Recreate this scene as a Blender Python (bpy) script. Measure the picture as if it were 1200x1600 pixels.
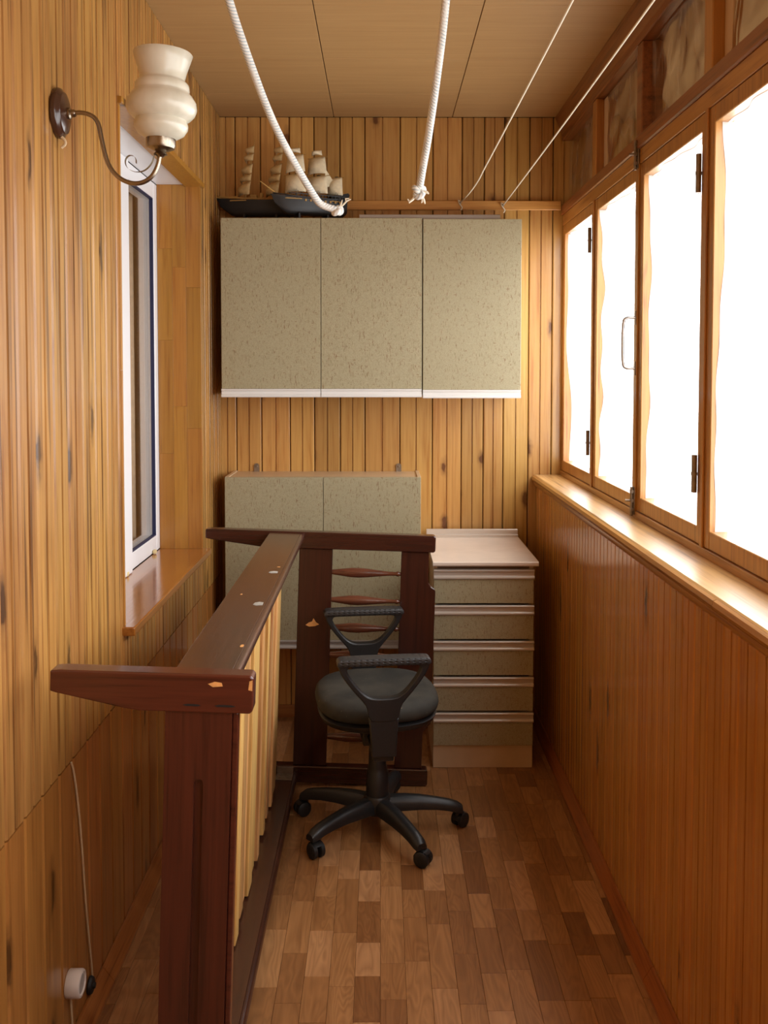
import bpy, bmesh, math, random
from mathutils import Vector, Matrix
random.seed(7)
PI = math.pi
for o in list(bpy.data.objects): bpy.data.objects.remove(o)
SC = bpy.context.scene
COL = SC.collection

# ------------------------------------------------------------------ camera, sky, exposure
cam_d = bpy.data.cameras.new('camera'); cam = bpy.data.objects.new('camera', cam_d); COL.objects.link(cam)
F = 1485.76
cam_d.sensor_width = 36.0; cam_d.sensor_fit = 'AUTO'; cam_d.lens = 36.0*F/1600
cam_d.shift_y = -154.5/1600; cam_d.clip_start = 0.05
cam.location = (0, 0, 1.613)
cam.rotation_euler = (Matrix.Rotation(-.0033, 3, 'Z') @ Matrix.Rotation(PI/2-.0433, 3, 'X') @ Matrix.Rotation(.0004, 3, 'Z')).to_euler()
SC.camera = cam

world = bpy.data.worlds.new('overcast_sky'); SC.world = world; world.use_nodes = True
wn = world.node_tree; wn.nodes.clear()
w_out = wn.nodes.new('ShaderNodeOutputWorld'); w_bg = wn.nodes.new('ShaderNodeBackground')
w_tc = wn.nodes.new('ShaderNodeTexCoord'); w_sep = wn.nodes.new('ShaderNodeSeparateXYZ'); w_rp = wn.nodes.new('ShaderNodeValToRGB')
wn.links.new(w_tc.outputs['Generated'], w_sep.inputs[0])
w_mr = wn.nodes.new('ShaderNodeMapRange'); w_mr.inputs[1].default_value = -.25; w_mr.inputs[2].default_value = .25
wn.links.new(w_sep.outputs['Z'], w_mr.inputs[0]); wn.links.new(w_mr.outputs[0], w_rp.inputs[0])
w_rp.color_ramp.elements[0].color = (.7, .7, .7, 1)          # pale ground far below
w_rp.color_ramp.elements[1].color = (.97, .985, 1.0, 1)         # white overcast sky
wn.links.new(w_rp.outputs[0], w_bg.inputs[0]); wn.links.new(w_bg.outputs[0], w_out.inputs[0])
w_bg.inputs[1].default_value = 7.8

SC.view_settings.view_transform = 'Standard'; SC.view_settings.look = 'None'
SC.view_settings.gamma = 1.0; SC.view_settings.use_curve_mapping = False
SC.view_settings.exposure = 0.0

# room dimensions
XL, XRW, XW = -.736, .722, .836        # left wall, wall under the sill, window plane
YB, YF = 4.398, -.95                   # back wall, wall behind the camera
ZC = 2.776
ZS = 1.137                             # window sill

# daylight comes through the long window: a portal helps the renderer sample it
pl_d = bpy.data.lights.new('window_portal', 'AREA'); pl_d.shape = 'RECTANGLE'
pl_d.size = 1.10; pl_d.size_y = YB-YF
pl_d.cycles.is_portal = True
pl = bpy.data.objects.new('window_portal', pl_d); COL.objects.link(pl)
pl.location = (XW+.075, (YB+YF)/2, 1.72); pl.rotation_euler = (0, PI/2, 0)

# ------------------------------------------------------------------ materials
class NT:
    def __init__(s, name):
        s.m = bpy.data.materials.new(name); s.m.use_nodes = True
        s.t = s.m.node_tree; s.t.nodes.clear()
        s.out = s.n('OutputMaterial')
    def n(s, kind, **kw):
        nd = s.t.nodes.new('ShaderNode'+kind)
        for k, v in kw.items(): setattr(nd, k, v)
        return nd
    def l(s, a, b): s.t.links.new(a, b)
    def val(s, sock, v):
        if hasattr(v, 'is_linked') or isinstance(v, bpy.types.NodeSocket): s.l(v, sock)
        else: sock.default_value = v
    def math(s, op, a, b=0.0, c=None):
        nd = s.n('Math', operation=op); s.val(nd.inputs[0], a); s.val(nd.inputs[1], b)
        if c is not None: s.val(nd.inputs[2], c)
        return nd.outputs[0]
    def mix(s, f, a, b, mode='MIX'):
        nd = s.n('Mix', data_type='RGBA', blend_type=mode)
        s.val(nd.inputs[0], f); s.val(nd.inputs[6], a); s.val(nd.inputs[7], b)
        return nd.outputs[2]
    def ramp(s, f, stops, interp='LINEAR'):
        nd = s.n('ValToRGB'); cr = nd.color_ramp; cr.interpolation = interp
        while len(cr.elements) < len(stops): cr.elements.new(.5)
        for e, (p, c) in zip(cr.elements, stops):
            e.position = p; e.color = c if len(c) == 4 else (*c, 1)
        s.l(f, nd.inputs[0]); return nd.outputs[0]
    def coord(s, scale=(1, 1, 1), rnd=True):
        tc = s.n('TexCoord'); v = tc.outputs['Object']
        if rnd:
            oi = s.n('ObjectInfo'); cx = s.n('CombineXYZ')
            for i, k in enumerate((37., 53., 71.)): s.l(s.math('MULTIPLY', oi.outputs['Random'], k), cx.inputs[i])
            ad = s.n('VectorMath', operation='ADD'); s.l(v, ad.inputs[0]); s.l(cx.outputs[0], ad.inputs[1]); v = ad.outputs[0]
        return s.scaled(v, scale)
    def scaled(s, v, scale):
        mp = s.n('Mapping'); mp.inputs['Scale'].default_value = scale; s.l(v, mp.inputs[0]); return mp.outputs[0]
    def noise(s, v, scale, detail=3., rough=.55, dist=0.):
        nd = s.n('TexNoise'); s.l(v, nd.inputs['Vector']); nd.inputs['Scale'].default_value = scale
        nd.inputs['Detail'].default_value = detail; nd.inputs['Roughness'].default_value = rough; nd.inputs['Distortion'].default_value = dist
        return nd.outputs[0]
    def bsdf(s, color, rough=.5, metal=0., spec=.5, coat=0., coat_rough=.1, bump=None, bump_d=.002, bump_s=.5, trans=0.):
        p = s.n('BsdfPrincipled'); s.val(p.inputs['Base Color'], color if not isinstance(color, tuple) else (*color[:3], 1))
        s.val(p.inputs['Roughness'], rough); s.val(p.inputs['Metallic'], metal)
        p.inputs['Specular IOR Level'].default_value = spec; p.inputs['Coat Weight'].default_value = coat; p.inputs['Coat Roughness'].default_value = coat_rough
        p.inputs['Transmission Weight'].default_value = trans
        if bump is not None:
            b = s.n('Bump'); b.inputs['Distance'].default_value = bump_d; b.inputs['Strength'].default_value = bump_s
            s.l(bump, b.inputs['Height']); s.l(b.outputs[0], p.inputs['Normal'])
        s.l(p.outputs[0], s.out.inputs[0]); return p

def sc(r, g, b):
    f = lambda c: (c/255/12.92) if c/255 <= .04045 else ((c/255+.055)/1.055)**2.4
    return (f(r), f(g), f(b))

def wood(name, light, dark, axis='Z', var=.22, knots=.5, streak=.5, rough=.32, coat=.25, coat_rough=.12, fine=1.0, knot_col=None, contrast=1.0, hue=.005, ring=.22, flat=None, kscale=(9, 2.6), st0=.60):
    t = NT(name)
    ai = 'XYZ'.index(axis)
    def sv(a, g): v = [a]*3; v[ai] = g; return tuple(v)
    base = t.coord()
    n1 = t.noise(t.scaled(base, sv(1, .03)), 85*fine, 4, .62)
    n2 = t.noise(t.scaled(base, sv(1, .09)), 10*fine, 2, .5, .6)
    rings = t.math('PINGPONG', t.math('MULTIPLY', n2, 9.0), .5)
    g = t.math('ADD', t.math('MULTIPLY', n1, 1.0), t.math('MULTIPLY', rings, ring))
    lo, hi = .34, .66
    col = t.ramp(g, [(lo, dark), (.50, tuple(d*.35+l*.65 for d, l in zip(dark, light))), (hi+.05, light)])
    if contrast != 1: col = t.mix(1-contrast, col, (*[(.35*d+.65*l) for d, l in zip(dark, light)], 1))
    if streak > 0:
        n3 = t.noise(t.scaled(base, sv(1, .022)), 60, 2, .5)
        m = t.ramp(n3, [(st0, (0, 0, 0)), (st0+.12, (1, 1, 1))])
        col = t.mix(t.math('MULTIPLY', m, streak), col, (*[d*.42 for d in dark], 1))
    if knots > 0:
        kc = knot_col or tuple(d*.22 for d in dark)
        vo = t.n('TexVoronoi'); wob = t.n('VectorMath', operation='ADD')
        kv = list(sv(*kscale))
        if flat is not None: kv['XYZ'.index(flat)] = 0.
        ks = t.scaled(base, tuple(kv)); t.l(ks, wob.inputs[0])
        nn = t.n('TexNoise'); t.l(base, nn.inputs['Vector']); nn.inputs['Scale'].default_value = 22
        sb = t.n('VectorMath', operation='SCALE'); t.l(nn.outputs[1], sb.inputs[0]); sb.inputs['Scale'].default_value = .22; t.l(sb.outputs[0], wob.inputs[1])
        kvec = wob.outputs[0]
        if flat is not None:                      # knots lie on the board's face: two-dimensional cells
            vo.voronoi_dimensions = '2D'; sx_ = t.n('SeparateXYZ'); cx_ = t.n('CombineXYZ'); t.l(kvec, sx_.inputs[0])
            ax_ = [i for i in range(3) if i != 'XYZ'.index(flat)]
            t.l(sx_.outputs[ax_[0]], cx_.inputs[0]); t.l(sx_.outputs[ax_[1]], cx_.inputs[1]); kvec = cx_.outputs[0]
        t.l(kvec, vo.inputs['Vector']); vo.inputs['Scale'].default_value = 1.
        sp = t.n('SeparateColor'); t.l(vo.outputs['Color'], sp.inputs[0])
        gate = t.math('GREATER_THAN', sp.outputs[0], 1-.75*knots)
        core = t.math('MULTIPLY', t.ramp(vo.outputs['Distance'], [(.06, (1, 1, 1)), (.10, (.45, .45, .45)), (.19, (0, 0, 0))]), gate)
        col = t.mix(t.math('MULTIPLY', core, .9), col, (*kc, 1))
    oi = t.n('ObjectInfo'); hs = t.n('HueSaturation'); t.l(col, hs.inputs['Color'])
    r2 = t.math('FRACT', t.math('MULTIPLY', oi.outputs['Random'], 91.7))
    t.l(t.math('ADD', t.math('MULTIPLY', oi.outputs['Random'], var), 1-var*.55), hs.inputs['Value'])
    t.l(t.math('ADD', t.math('MULTIPLY', r2, hue*2), .5-hue), hs.inputs['Hue'])
    t.bsdf(hs.outputs[0], rough, coat=coat, coat_rough=coat_rough, bump=n1, bump_d=.0012, bump_s=.35)
    return t.m

def plain(name, col, rough=.5, metal=0., spec=.5, coat=0., nz=0., nscale=40, bump=0.):
    t = NT(name); c = (*col, 1)
    n = t.noise(t.coord(), nscale, 3)
    if nz: c = t.mix(t.ramp(n, [(.35, (0, 0, 0)), (.7, (1, 1, 1))]), (*[x*(1-nz) for x in col], 1), (*[min(1, x*(1+nz)) for x in col], 1))
    t.bsdf(c, rough, metal, spec, coat, bump=n if bump else None, bump_d=bump)
    return t.m

M = {}
M['pine_left']  = wood('pine_left', sc(188, 138, 72), sc(142, 90, 40), knots=.4, streak=.8, st0=.55, rough=.38, var=.28, ring=.14, flat='Y', kscale=(9, 2.2))
M['pine_low']   = wood('pine_low', sc(170, 112, 54), sc(136, 82, 36), knots=.35, streak=.45, rough=.3, var=.2, ring=.1, flat='Y', kscale=(8, 2))
M['pine_back']  = wood('pine_back', sc(200, 155, 87), sc(172, 119, 57), knots=.35, streak=.15, rough=.33, var=.38, ring=.2, flat='Y', kscale=(8, 3.4), knot_col=sc(92, 50, 24))
M['pine_right'] = wood('pine_right', sc(200, 142, 70), sc(176, 114, 50), knots=.4, streak=.25, rough=.24, coat=.4, var=.14, ring=.08, flat='Y', kscale=(8, 2.2))
M['pine_frame'] = wood('pine_frame', sc(184, 130, 64), sc(142, 88, 38), knots=.15, streak=.3, rough=.34, var=.12, hue=.004)
M['pine_frame_y'] = wood('pine_frame_y', sc(184, 130, 64), sc(142, 88, 38), axis='Y', knots=.2, streak=.35, rough=.3, var=.12, hue=.004)
M['pine_dark_y'] = wood('pine_dark_y', sc(144, 88, 46), sc(98, 54, 26), axis='Y', knots=.3, streak=.4, rough=.35, var=.1)
M['pine_x']     = wood('pine_x', sc(214, 158, 90), sc(178, 116, 58), axis='X', knots=.3, streak=.2, var=.1)
M['sill_y']     = wood('sill_y', sc(206, 158, 98), sc(160, 112, 60), axis='Y', knots=.0, streak=.5, rough=.36, coat=.35, coat_rough=.3, var=.05)
M['base_y']     = wood('base_y', sc(168, 104, 52), sc(120, 66, 30), axis='Y', knots=.0, streak=.2, rough=.3, var=.1)
M['base_x']     = wood('base_x', sc(168, 104, 52), sc(120, 66, 30), axis='X', knots=.0, streak=.2, rough=.3, var=.1)
M['lamella']    = wood('lamella', sc(182, 126, 50), sc(156, 98, 34), knots=.12, streak=.2, rough=.35, var=.26, coat=.2)
M['sill_left']  = wood('sill_left', sc(176, 108, 46), sc(138, 76, 30), axis='Y', knots=.15, streak=.2, rough=.16, coat=.6, var=.02)
M['slat']       = wood('slat', sc(226, 180, 112), sc(180, 116, 56), knots=.08, streak=.5, rough=.45, coat=0., var=.5, hue=.012)
M['bed']        = wood('bed', sc(64, 29, 19), sc(40, 18, 12), knots=.22, streak=.35, rough=.28, coat=.3, var=.05, hue=0., contrast=.8)
M['bed_front']  = wood('bed_front', sc(84, 39, 26), sc(54, 24, 16), knots=.25, streak=.35, rough=.28, coat=.3, var=.04, hue=0., flat='Y', kscale=(8, 4))
M['bed_x']      = wood('bed_x', sc(64, 29, 19), sc(40, 18, 12), axis='X', knots=.12, streak=.35, rough=.26, coat=.35, var=.05, hue=0., contrast=.8)
M['bed_y']      = wood('bed_y', sc(74, 42, 29), sc(48, 27, 19), axis='Y', knots=.15, streak=.3, rough=.24, coat=.4, coat_rough=.25, var=.04, hue=0., contrast=.8)
M['bed_red']    = wood('bed_red', sc(88, 40, 27), sc(60, 26, 17), axis='X', knots=0., streak=.2, rough=.25, coat=.3, var=.05, hue=0.)
M['bed_sp']     = wood('bed_sp', sc(106, 60, 42), sc(74, 40, 28), axis='X', knots=0., streak=.2, rough=.25, coat=.4, var=.05, hue=0.)
M['chip']       = plain('chip', sc(222, 160, 92), .7, nz=.2)
M['scuff']      = plain('scuff', sc(170, 165, 155), .6, nz=.2)

def parquet():
    t = NT('parquet'); oi = t.n('ObjectInfo'); b = t.coord()
    n1 = t.noise(t.scaled(b, (1, .05, 1)), 60, 4, .6)
    n2 = t.noise(t.scaled(b, (1, .16, 1)), 14, 2, .5, .8)
    rings = t.math('PINGPONG', t.math('MULTIPLY', n2, 12.), .5)
    g = t.math('ADD', t.math('MULTIPLY', n1, .7), t.math('MULTIPLY', rings, .55))
    c1 = t.ramp(oi.outputs['Random'], [(0, sc(132, 88, 50)), (.2, sc(152, 106, 64)), (.5, sc(168, 121, 75)), (.8, sc(180, 133, 86)), (1, sc(196, 150, 106))])
    k = t.ramp(g, [(.25, (.66, .60, .55)), (.7, (1.04, 1.02, 1.0))])
    t.bsdf(t.mix(1., c1, k, 'MULTIPLY'), .3, coat=.12, coat_rough=.3, bump=n1, bump_d=.0006, bump_s=.25)
    return t.m
M['parquet'] = parquet()
def parquet_far():
    t = NT('parquet_field'); b = t.coord(rnd=False)
    mp = t.n('Mapping'); mp.inputs['Rotation'].default_value = (0, 0, PI/2); t.l(b, mp.inputs[0])
    br = t.n('TexBrick'); t.l(mp.outputs[0], br.inputs['Vector']); br.inputs['Scale'].default_value = 1
    br.inputs['Brick Width'].default_value = .22; br.inputs['Row Height'].default_value = .068; br.inputs['Mortar Size'].default_value = .0004
    br.inputs['Color1'].default_value = (*sc(142, 96, 58), 1); br.inputs['Color2'].default_value = (*sc(178, 130, 88), 1); br.inputs['Mortar'].default_value = (*sc(110, 66, 36), 1)
    n1 = t.noise(t.scaled(b, (1, .05, 1)), 60, 4, .6)
    t.bsdf(t.mix(.5, br.outputs[0], t.mix(1., br.outputs[0], n1, 'MULTIPLY')), .3); return t.m
M['parquet_field'] = parquet_far()

def ceiling_mat():
    t = NT('ceiling_panel'); b = t.coord()
    n1 = t.noise(t.scaled(b, (.03, 1, 1)), 110, 3, .6); n2 = t.noise(t.scaled(b, (.08, 1, 1)), 24, 2)
    g = t.math('ADD', t.math('MULTIPLY', n1, .6), t.math('MULTIPLY', n2, .4))
    t.bsdf(t.ramp(g, [(.3, sc(172, 134, 86)), (.7, sc(186, 148, 98))]), .5, spec=.3); return t.m
M['ceil'] = ceiling_mat()

def speckle():
    t = NT('speckled_laminate'); b = t.coord()
    fine = t.noise(b, 500, 2, .6)
    col = t.ramp(fine, [(.35, sc(150, 141, 110)), (.65, sc(178, 168, 137))])
    for sx, sz, colr, th in ((1, .2, sc(118, 82, 50), .66), (.25, 1, sc(128, 96, 60), .70), (1, .25, sc(132, 120, 84), .65)):
        d = t.noise(t.scaled(b, (sx, 1, sz)), 230, 1, .5)
        msk = t.ramp(d, [(th, (0, 0, 0)), (th+.05, (1, 1, 1))])
        col = t.mix(t.math('MULTIPLY', msk, .62), col, (*colr, 1))
    t.bsdf(col, .42, spec=.4); return t.m
M['speckle'] = speckle()
M['lam_beige'] = plain('lam_beige', sc(206, 180, 146), .3, nz=.05, nscale=12)
M['lam_dark']  = plain('lam_dark', sc(120, 92, 66), .5)
M['worktop']   = plain('worktop', sc(222, 206, 190), .24, nz=.04, nscale=9)
M['alu']       = plain('alu', sc(206, 196, 184), .3, metal=.35)
M['white_pl']  = plain('white_pl', sc(226, 224, 220), .35)
M['grey_pl']   = plain('grey_pl', sc(176, 168, 160), .4)
M['steel']     = plain('steel', sc(206, 202, 194), .3, metal=.4)
M['pull']      = plain('pull', sc(176, 172, 168), .3, metal=.9)
M['old_steel'] = plain('old_steel', sc(140, 124, 106), .45, metal=.6, nz=.2)
M['bronze']    = plain('bronze', sc(150, 138, 122), .27, metal=1., nz=.12)
M['plate']     = plain('plate', sc(66, 40, 28), .22, coat=.4)
M['pvc']       = plain('pvc', sc(238, 238, 240), .3)
M['gasket']    = plain('gasket', sc(34, 40, 78), .5)
M['cap']       = plain('cap', sc(224, 204, 150), .5)
M['black_pl']  = plain('black_pl', sc(30, 30, 31), .4, nz=.15, nscale=160, bump=.0004)
M['black_rub'] = plain('black_rub', sc(24, 24, 25), .55)
M['hull']      = plain('hull', sc(22, 22, 22), .42)
M['deck']      = plain('deck', sc(178, 140, 74), .55)
M['sail']      = plain('sail', sc(214, 192, 142), .8, nz=.12, nscale=60)
M['sail_w']    = plain('sail_w', sc(228, 216, 184), .8, nz=.1, nscale=60)
M['shroud']    = plain('shroud', sc(112, 108, 104), .7)
M['cord']      = plain('cord', sc(226, 216, 192), .7)
M['cable']     = plain('cable', sc(204, 178, 140), .5)
M['socket']    = plain('socket', sc(226, 216, 206), .35)
M['curtain']   = plain('curtain', sc(196, 172, 142), .8, nz=.1)
M['void']      = plain('void', sc(60, 48, 38), .9)
M['board_tr']  = wood('board_tr', sc(150, 104, 58), sc(118, 76, 38), knots=0., streak=.15, rough=.4, var=.15)
M['strip_tr']  = plain('strip_tr', sc(206, 176, 140), .45)

def arm_pad_mat():
    t = NT('arm_pad'); b = t.coord(rnd=False)
    vo = t.n('TexVoronoi'); vo.feature = 'F1'; vo.inputs['Randomness'].default_value = 0.
    t.l(t.scaled(b, (52, 110, 110)), vo.inputs['Vector']); vo.inputs['Scale'].default_value = 1
    h = t.ramp(vo.outputs['Distance'], [(.18, (0, 0, 0)), (.34, (1, 1, 1))])
    t.bsdf(t.mix(h, (*sc(12, 12, 13), 1), (*sc(48, 48, 49), 1)), .42, bump=h, bump_d=.0015, bump_s=.8); return t.m
M['arm_pad'] = arm_pad_mat()
def seat_mat():
    t = NT('seat_fabric'); b = t.coord()
    f = t.noise(b, 600, 2, .7); big = t.noise(b, 9, 3)
    c = t.mix(t.ramp(big, [(.35, (0, 0, 0)), (.7, (1, 1, 1))]), (*sc(46, 45, 41), 1), (*sc(68, 65, 57), 1))
    lint = t.noise(b, 180, 1); c = t.mix(t.ramp(lint, [(.76, (0, 0, 0)), (.8, (1, 1, 1))]), c, (*sc(150, 140, 110), 1))
    t.bsdf(c, .75, spec=.3, bump=f, bump_d=.0012, bump_s=.6); return t.m
M['fabric'] = seat_mat()
def rope_mat():
    t = NT('braided_rope'); tc = t.n('TexCoord'); uv = tc.outputs['UV']
    mp = t.n('Mapping'); t.l(uv, mp.inputs[0]); mp.inputs['Scale'].default_value = (1, 1, 1)
    wv = t.n('TexWave'); t.l(mp.outputs[0], wv.inputs['Vector']); wv.wave_type = 'BANDS'; wv.bands_direction = 'DIAGONAL'
    wv.inputs['Scale'].default_value = .42; wv.inputs['Distortion'].default_value = .8
    n = t.noise(t.scaled(uv, (1, .12, 1)), .5, 1); wm = t.ramp(n, [(.42, (0, 0, 0)), (.5, (1, 1, 1))])
    fl = t.ramp(wv.outputs[1] if len(wv.outputs) > 1 else wv.outputs[0], [(.72, (0, 0, 0)), (.84, (1, 1, 1))])
    side = t.n('SeparateXYZ'); t.l(uv, side.inputs[0])
    c = t.mix(t.math('MULTIPLY', fl, t.math('MULTIPLY', wm, .6)), (*sc(222, 220, 212), 1), (*sc(110, 140, 158), 1))
    t.bsdf(c, .8, spec=.2, bump=wv.outputs[1], bump_d=.0012, bump_s=.5); return t.m
M['rope'] = rope_mat()
def opal():
    t = NT('opal_glass'); b = t.coord()
    n = t.noise(t.scaled(b, (1, 1, .3)), 30, 2)
    p = t.bsdf(t.ramp(n, [(.3, sc(206, 200, 180)), (.7, sc(220, 214, 196))]), .28, coat=.2)
    p.inputs['Subsurface Weight'].default_value = .25; p.inputs['Subsurface Radius'].default_value = (.02, .018, .014)
    return t.m
M['opal'] = opal()
def glass(name, refl=.08, fr=.9):
    t = NT(name); tr = t.n('BsdfTransparent'); gl = t.n('BsdfGlossy'); gl.inputs['Roughness'].default_value = .02
    lw = t.n('LayerWeight'); lw.inputs['Blend'].default_value = .25
    mx = t.n('MixShader'); t.l(t.math('MINIMUM', t.math('ADD', t.math('MULTIPLY', lw.outputs['Fresnel'], fr), refl), .85), mx.inputs[0])
    t.l(tr.outputs[0], mx.inputs[1]); t.l(gl.outputs[0], mx.inputs[2]); t.l(mx.outputs[0], t.out.inputs[0]); return t.m
M['glass'] = glass('glass', .01, .12)
M['glass_in'] = glass('glass_in', .03, .3)
def film():
    t = NT('clear_film'); tr = t.n('BsdfTransparent'); tr.inputs[0].default_value = (.93, .92, .88, 1)
    gl = t.n('BsdfGlossy'); gl.inputs['Roughness'].default_value = .12
    df = t.n('BsdfDiffuse'); df.inputs[0].default_value = (.85, .83, .78, 1)
    b = t.coord(); n = t.noise(t.scaled(b, (1, 1, .4)), 9, 2, .5, 1.0)
    bp = t.n('Bump'); bp.inputs['Distance'].default_value = .006; bp.inputs['Strength'].default_value = .5; t.l(n, bp.inputs['Height']); t.l(bp.outputs[0], gl.inputs['Normal'])
    rg = t.noise(t.scaled(b, (1, 1.5, .6)), 4.5, 1.5, .5, .8)                 # milky folds, painted whiter to stand in for the film's highlights
    cr = t.ramp(t.math('ABSOLUTE', t.math('SUBTRACT', rg, .5)), [(.0, (.75, .75, .75)), (.02, (.34, .34, .34)), (.09, (.05, .05, .05))])
    m0 = t.n('MixShader'); t.l(cr, m0.inputs[0]); t.l(tr.outputs[0], m0.inputs[1]); t.l(df.outputs[0], m0.inputs[2])
    lw = t.n('LayerWeight'); lw.inputs['Blend'].default_value = .4; t.l(bp.outputs[0], lw.inputs['Normal'])
    mx = t.n('MixShader'); t.l(t.math('ADD', t.math('MULTIPLY', lw.outputs['Fresnel'], .7), .10), mx.inputs[0])
    t.l(m0.outputs[0], mx.inputs[1]); t.l(gl.outputs[0], mx.inputs[2]); t.l(mx.outputs[0], t.out.inputs[0]); return t.m
M['film'] = film()
def film_white():
    t = NT('sealing_film'); d = t.n('BsdfDiffuse'); d.inputs[0].default_value = (.92, .91, .88, 1)
    tl = t.n('BsdfTranslucent'); tl.inputs[0].default_value = (.92, .91, .88, 1); mx = t.n('MixShader'); mx.inputs[0].default_value = .35
    t.l(d.outputs[0], mx.inputs[1]); t.l(tl.outputs[0], mx.inputs[2]); t.l(mx.outputs[0], t.out.inputs[0]); return t.m
M['film_white'] = film_white()

# ------------------------------------------------------------------ mesh helpers
class MB:
    def __init__(s): s.b = bmesh.new(); s.uv = None
    def box(s, x0, x1, y0, y1, z0, z1, bev=.0, seg=1):
        t = bmesh.new(); r = bmesh.ops.create_cube(t, size=1.0)
        for v in t.verts: v.co = Vector(((x0+x1)/2+v.co.x*(x1-x0), (y0+y1)/2+v.co.y*(y1-y0), (z0+z1)/2+v.co.z*(z1-z0)))
        if bev: bmesh.ops.bevel(t, geom=list(t.edges), offset=bev, segments=seg, profile=.5, affect='EDGES')
        return s.add(t)
    def add(s, t, mat=None):
        if mat is not None: bmesh.ops.transform(t, matrix=mat, verts=t.verts)
        m = bpy.data.meshes.new('tmp'); t.to_mesh(m); t.free(); s.b.from_mesh(m); bpy.data.meshes.remove(m); return s
    def poly_extrude(s, pts, d0, d1, axis='Y', bev=0., seg=1):
        """outline pts in the plane across `axis`, extruded from d0 to d1"""
        t = bmesh.new()
        def P(p, d):
            return {'Y': (p[0], d, p[1]), 'X': (d, p[0], p[1]), 'Z': (p[0], p[1], d)}[axis]
        a = [t.verts.new(P(p, d0)) for p in pts]; b = [t.verts.new(P(p, d1)) for p in pts]; n = len(pts)
        t.faces.new(a); t.faces.new(b[::-1])
        for i in range(n): t.faces.new((a[i], b[i], b[(i+1) % n], a[(i+1) % n]))
        bmesh.ops.recalc_face_normals(t, faces=t.faces)
        if bev: bmesh.ops.bevel(t, geom=[e for e in t.edges if len(e.link_faces) == 2 and e.calc_face_angle(0) > .6], offset=bev, segments=seg, profile=.5, affect='EDGES')
        return s.add(t)
    def ring_extrude(s, outer, inner, d0, d1, axis='Y'):
        t = bmesh.new(); n = len(outer)
        def P(p, d): return {'Y': (p[0], d, p[1]), 'X': (d, p[0], p[1]), 'Z': (p[0], p[1], d)}[axis]
        A = [[t.verts.new(P(p, d)) for p in L] for L in (outer, inner) for d in (d0, d1)]
        oa, ob, ia, ib = A
        for i in range(n):
            j = (i+1) % n
            t.faces.new((oa[i], oa[j], ia[j], ia[i])); t.faces.new((ob[j], ob[i], ib[i], ib[j]))
            t.faces.new((oa[j], oa[i], ob[i], ob[j])); t.faces.new((ia[i], ia[j], ib[j], ib[i]))
        bmesh.ops.recalc_face_normals(t, faces=t.faces); return s.add(t)
    def tube(s, pts, r, n=8, cap=True, closed=False, flat=None):
        P = [Vector(p) for p in pts]; R = r if isinstance(r, (list, tuple)) else [r]*len(P)
        t = bmesh.new(); uvl = t.loops.layers.uv.new('UVMap'); rings = []; L = [0.]
        up = None
        for i, p in enumerate(P):
            if closed: d = P[(i+1) % len(P)]-P[i-1]
            else: d = P[min(i+1, len(P)-1)]-P[max(i-1, 0)]
            d.normalize()
            if up is None: up = d.orthogonal().normalized() if flat is None else Vector(flat)
            u = (up-d*up.dot(d)); u = u.normalized() if u.length > 1e-6 else d.orthogonal().normalized(); up = u; w = d.cross(u)
            rings.append([t.verts.new(p+(u*math.cos(2*PI*k/n)+w*math.sin(2*PI*k/n))*R[i]) for k in range(n)])
            if i: L.append(L[-1]+(P[i]-P[i-1]).length)
        m = len(P)
        for i in range(m if closed else m-1):
            a, b = rings[i], rings[(i+1) % m]; la = L[i]; lb = L[i+1] if i+1 < m else L[i]+.02
            for k in range(n):
                f = t.faces.new((a[k], a[(k+1) % n], b[(k+1) % n], b[k]))
                for lp, q in zip(f.loops, ((k/n*6, la*200), ((k+1)/n*6, la*200), ((k+1)/n*6, lb*200), (k/n*6, lb*200))): lp[uvl].uv = q
        if cap and not closed: t.faces.new(rings[0][::-1]); t.faces.new(rings[-1])
        bmesh.ops.recalc_face_normals(t, faces=t.faces)
        return s.add(t)
    def lathe(s, prof, n=24, mat=None, cap=True):
        """prof: (r, z) along local z"""
        t = bmesh.new(); rings = []
        for r, z in prof: rings.append([t.verts.new((r*math.cos(2*PI*k/n), r*math.sin(2*PI*k/n), z)) for k in range(n)])
        for a, b in zip(rings, rings[1:]):
            for k in range(n): t.faces.new((a[k], a[(k+1) % n], b[(k+1) % n], b[k]))
        if cap: t.faces.new(rings[0][::-1]); t.faces.new(rings[-1])
        bmesh.ops.recalc_face_normals(t, faces=t.faces)
        return s.add(t, mat)
    def loft(s, rings, cap=True):
        t = bmesh.new(); R = [[t.verts.new(p) for p in r] for r in rings]; n = len(R[0])
        for a, b in zip(R, R[1:]):
            for k in range(n): t.faces.new((a[k], a[(k+1) % n], b[(k+1) % n], b[k]))
        if cap: t.faces.new(R[0][::-1]); t.faces.new(R[-1])
        bmesh.ops.recalc_face_normals(t, faces=t.faces); return s.add(t)
    def grid(s, f, nu, nv, thick=None):
        t = bmesh.new(); V = [[t.verts.new(f(i/nu, j/nv)) for j in range(nv+1)] for i in range(nu+1)]
        for i in range(nu):
            for j in range(nv): t.faces.new((V[i][j], V[i+1][j], V[i+1][j+1], V[i][j+1]))
        bmesh.ops.recalc_face_normals(t, faces=t.faces)
        if thick: bmesh.ops.solidify(t, geom=list(t.faces), thickness=thick)
        return s.add(t)

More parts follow.
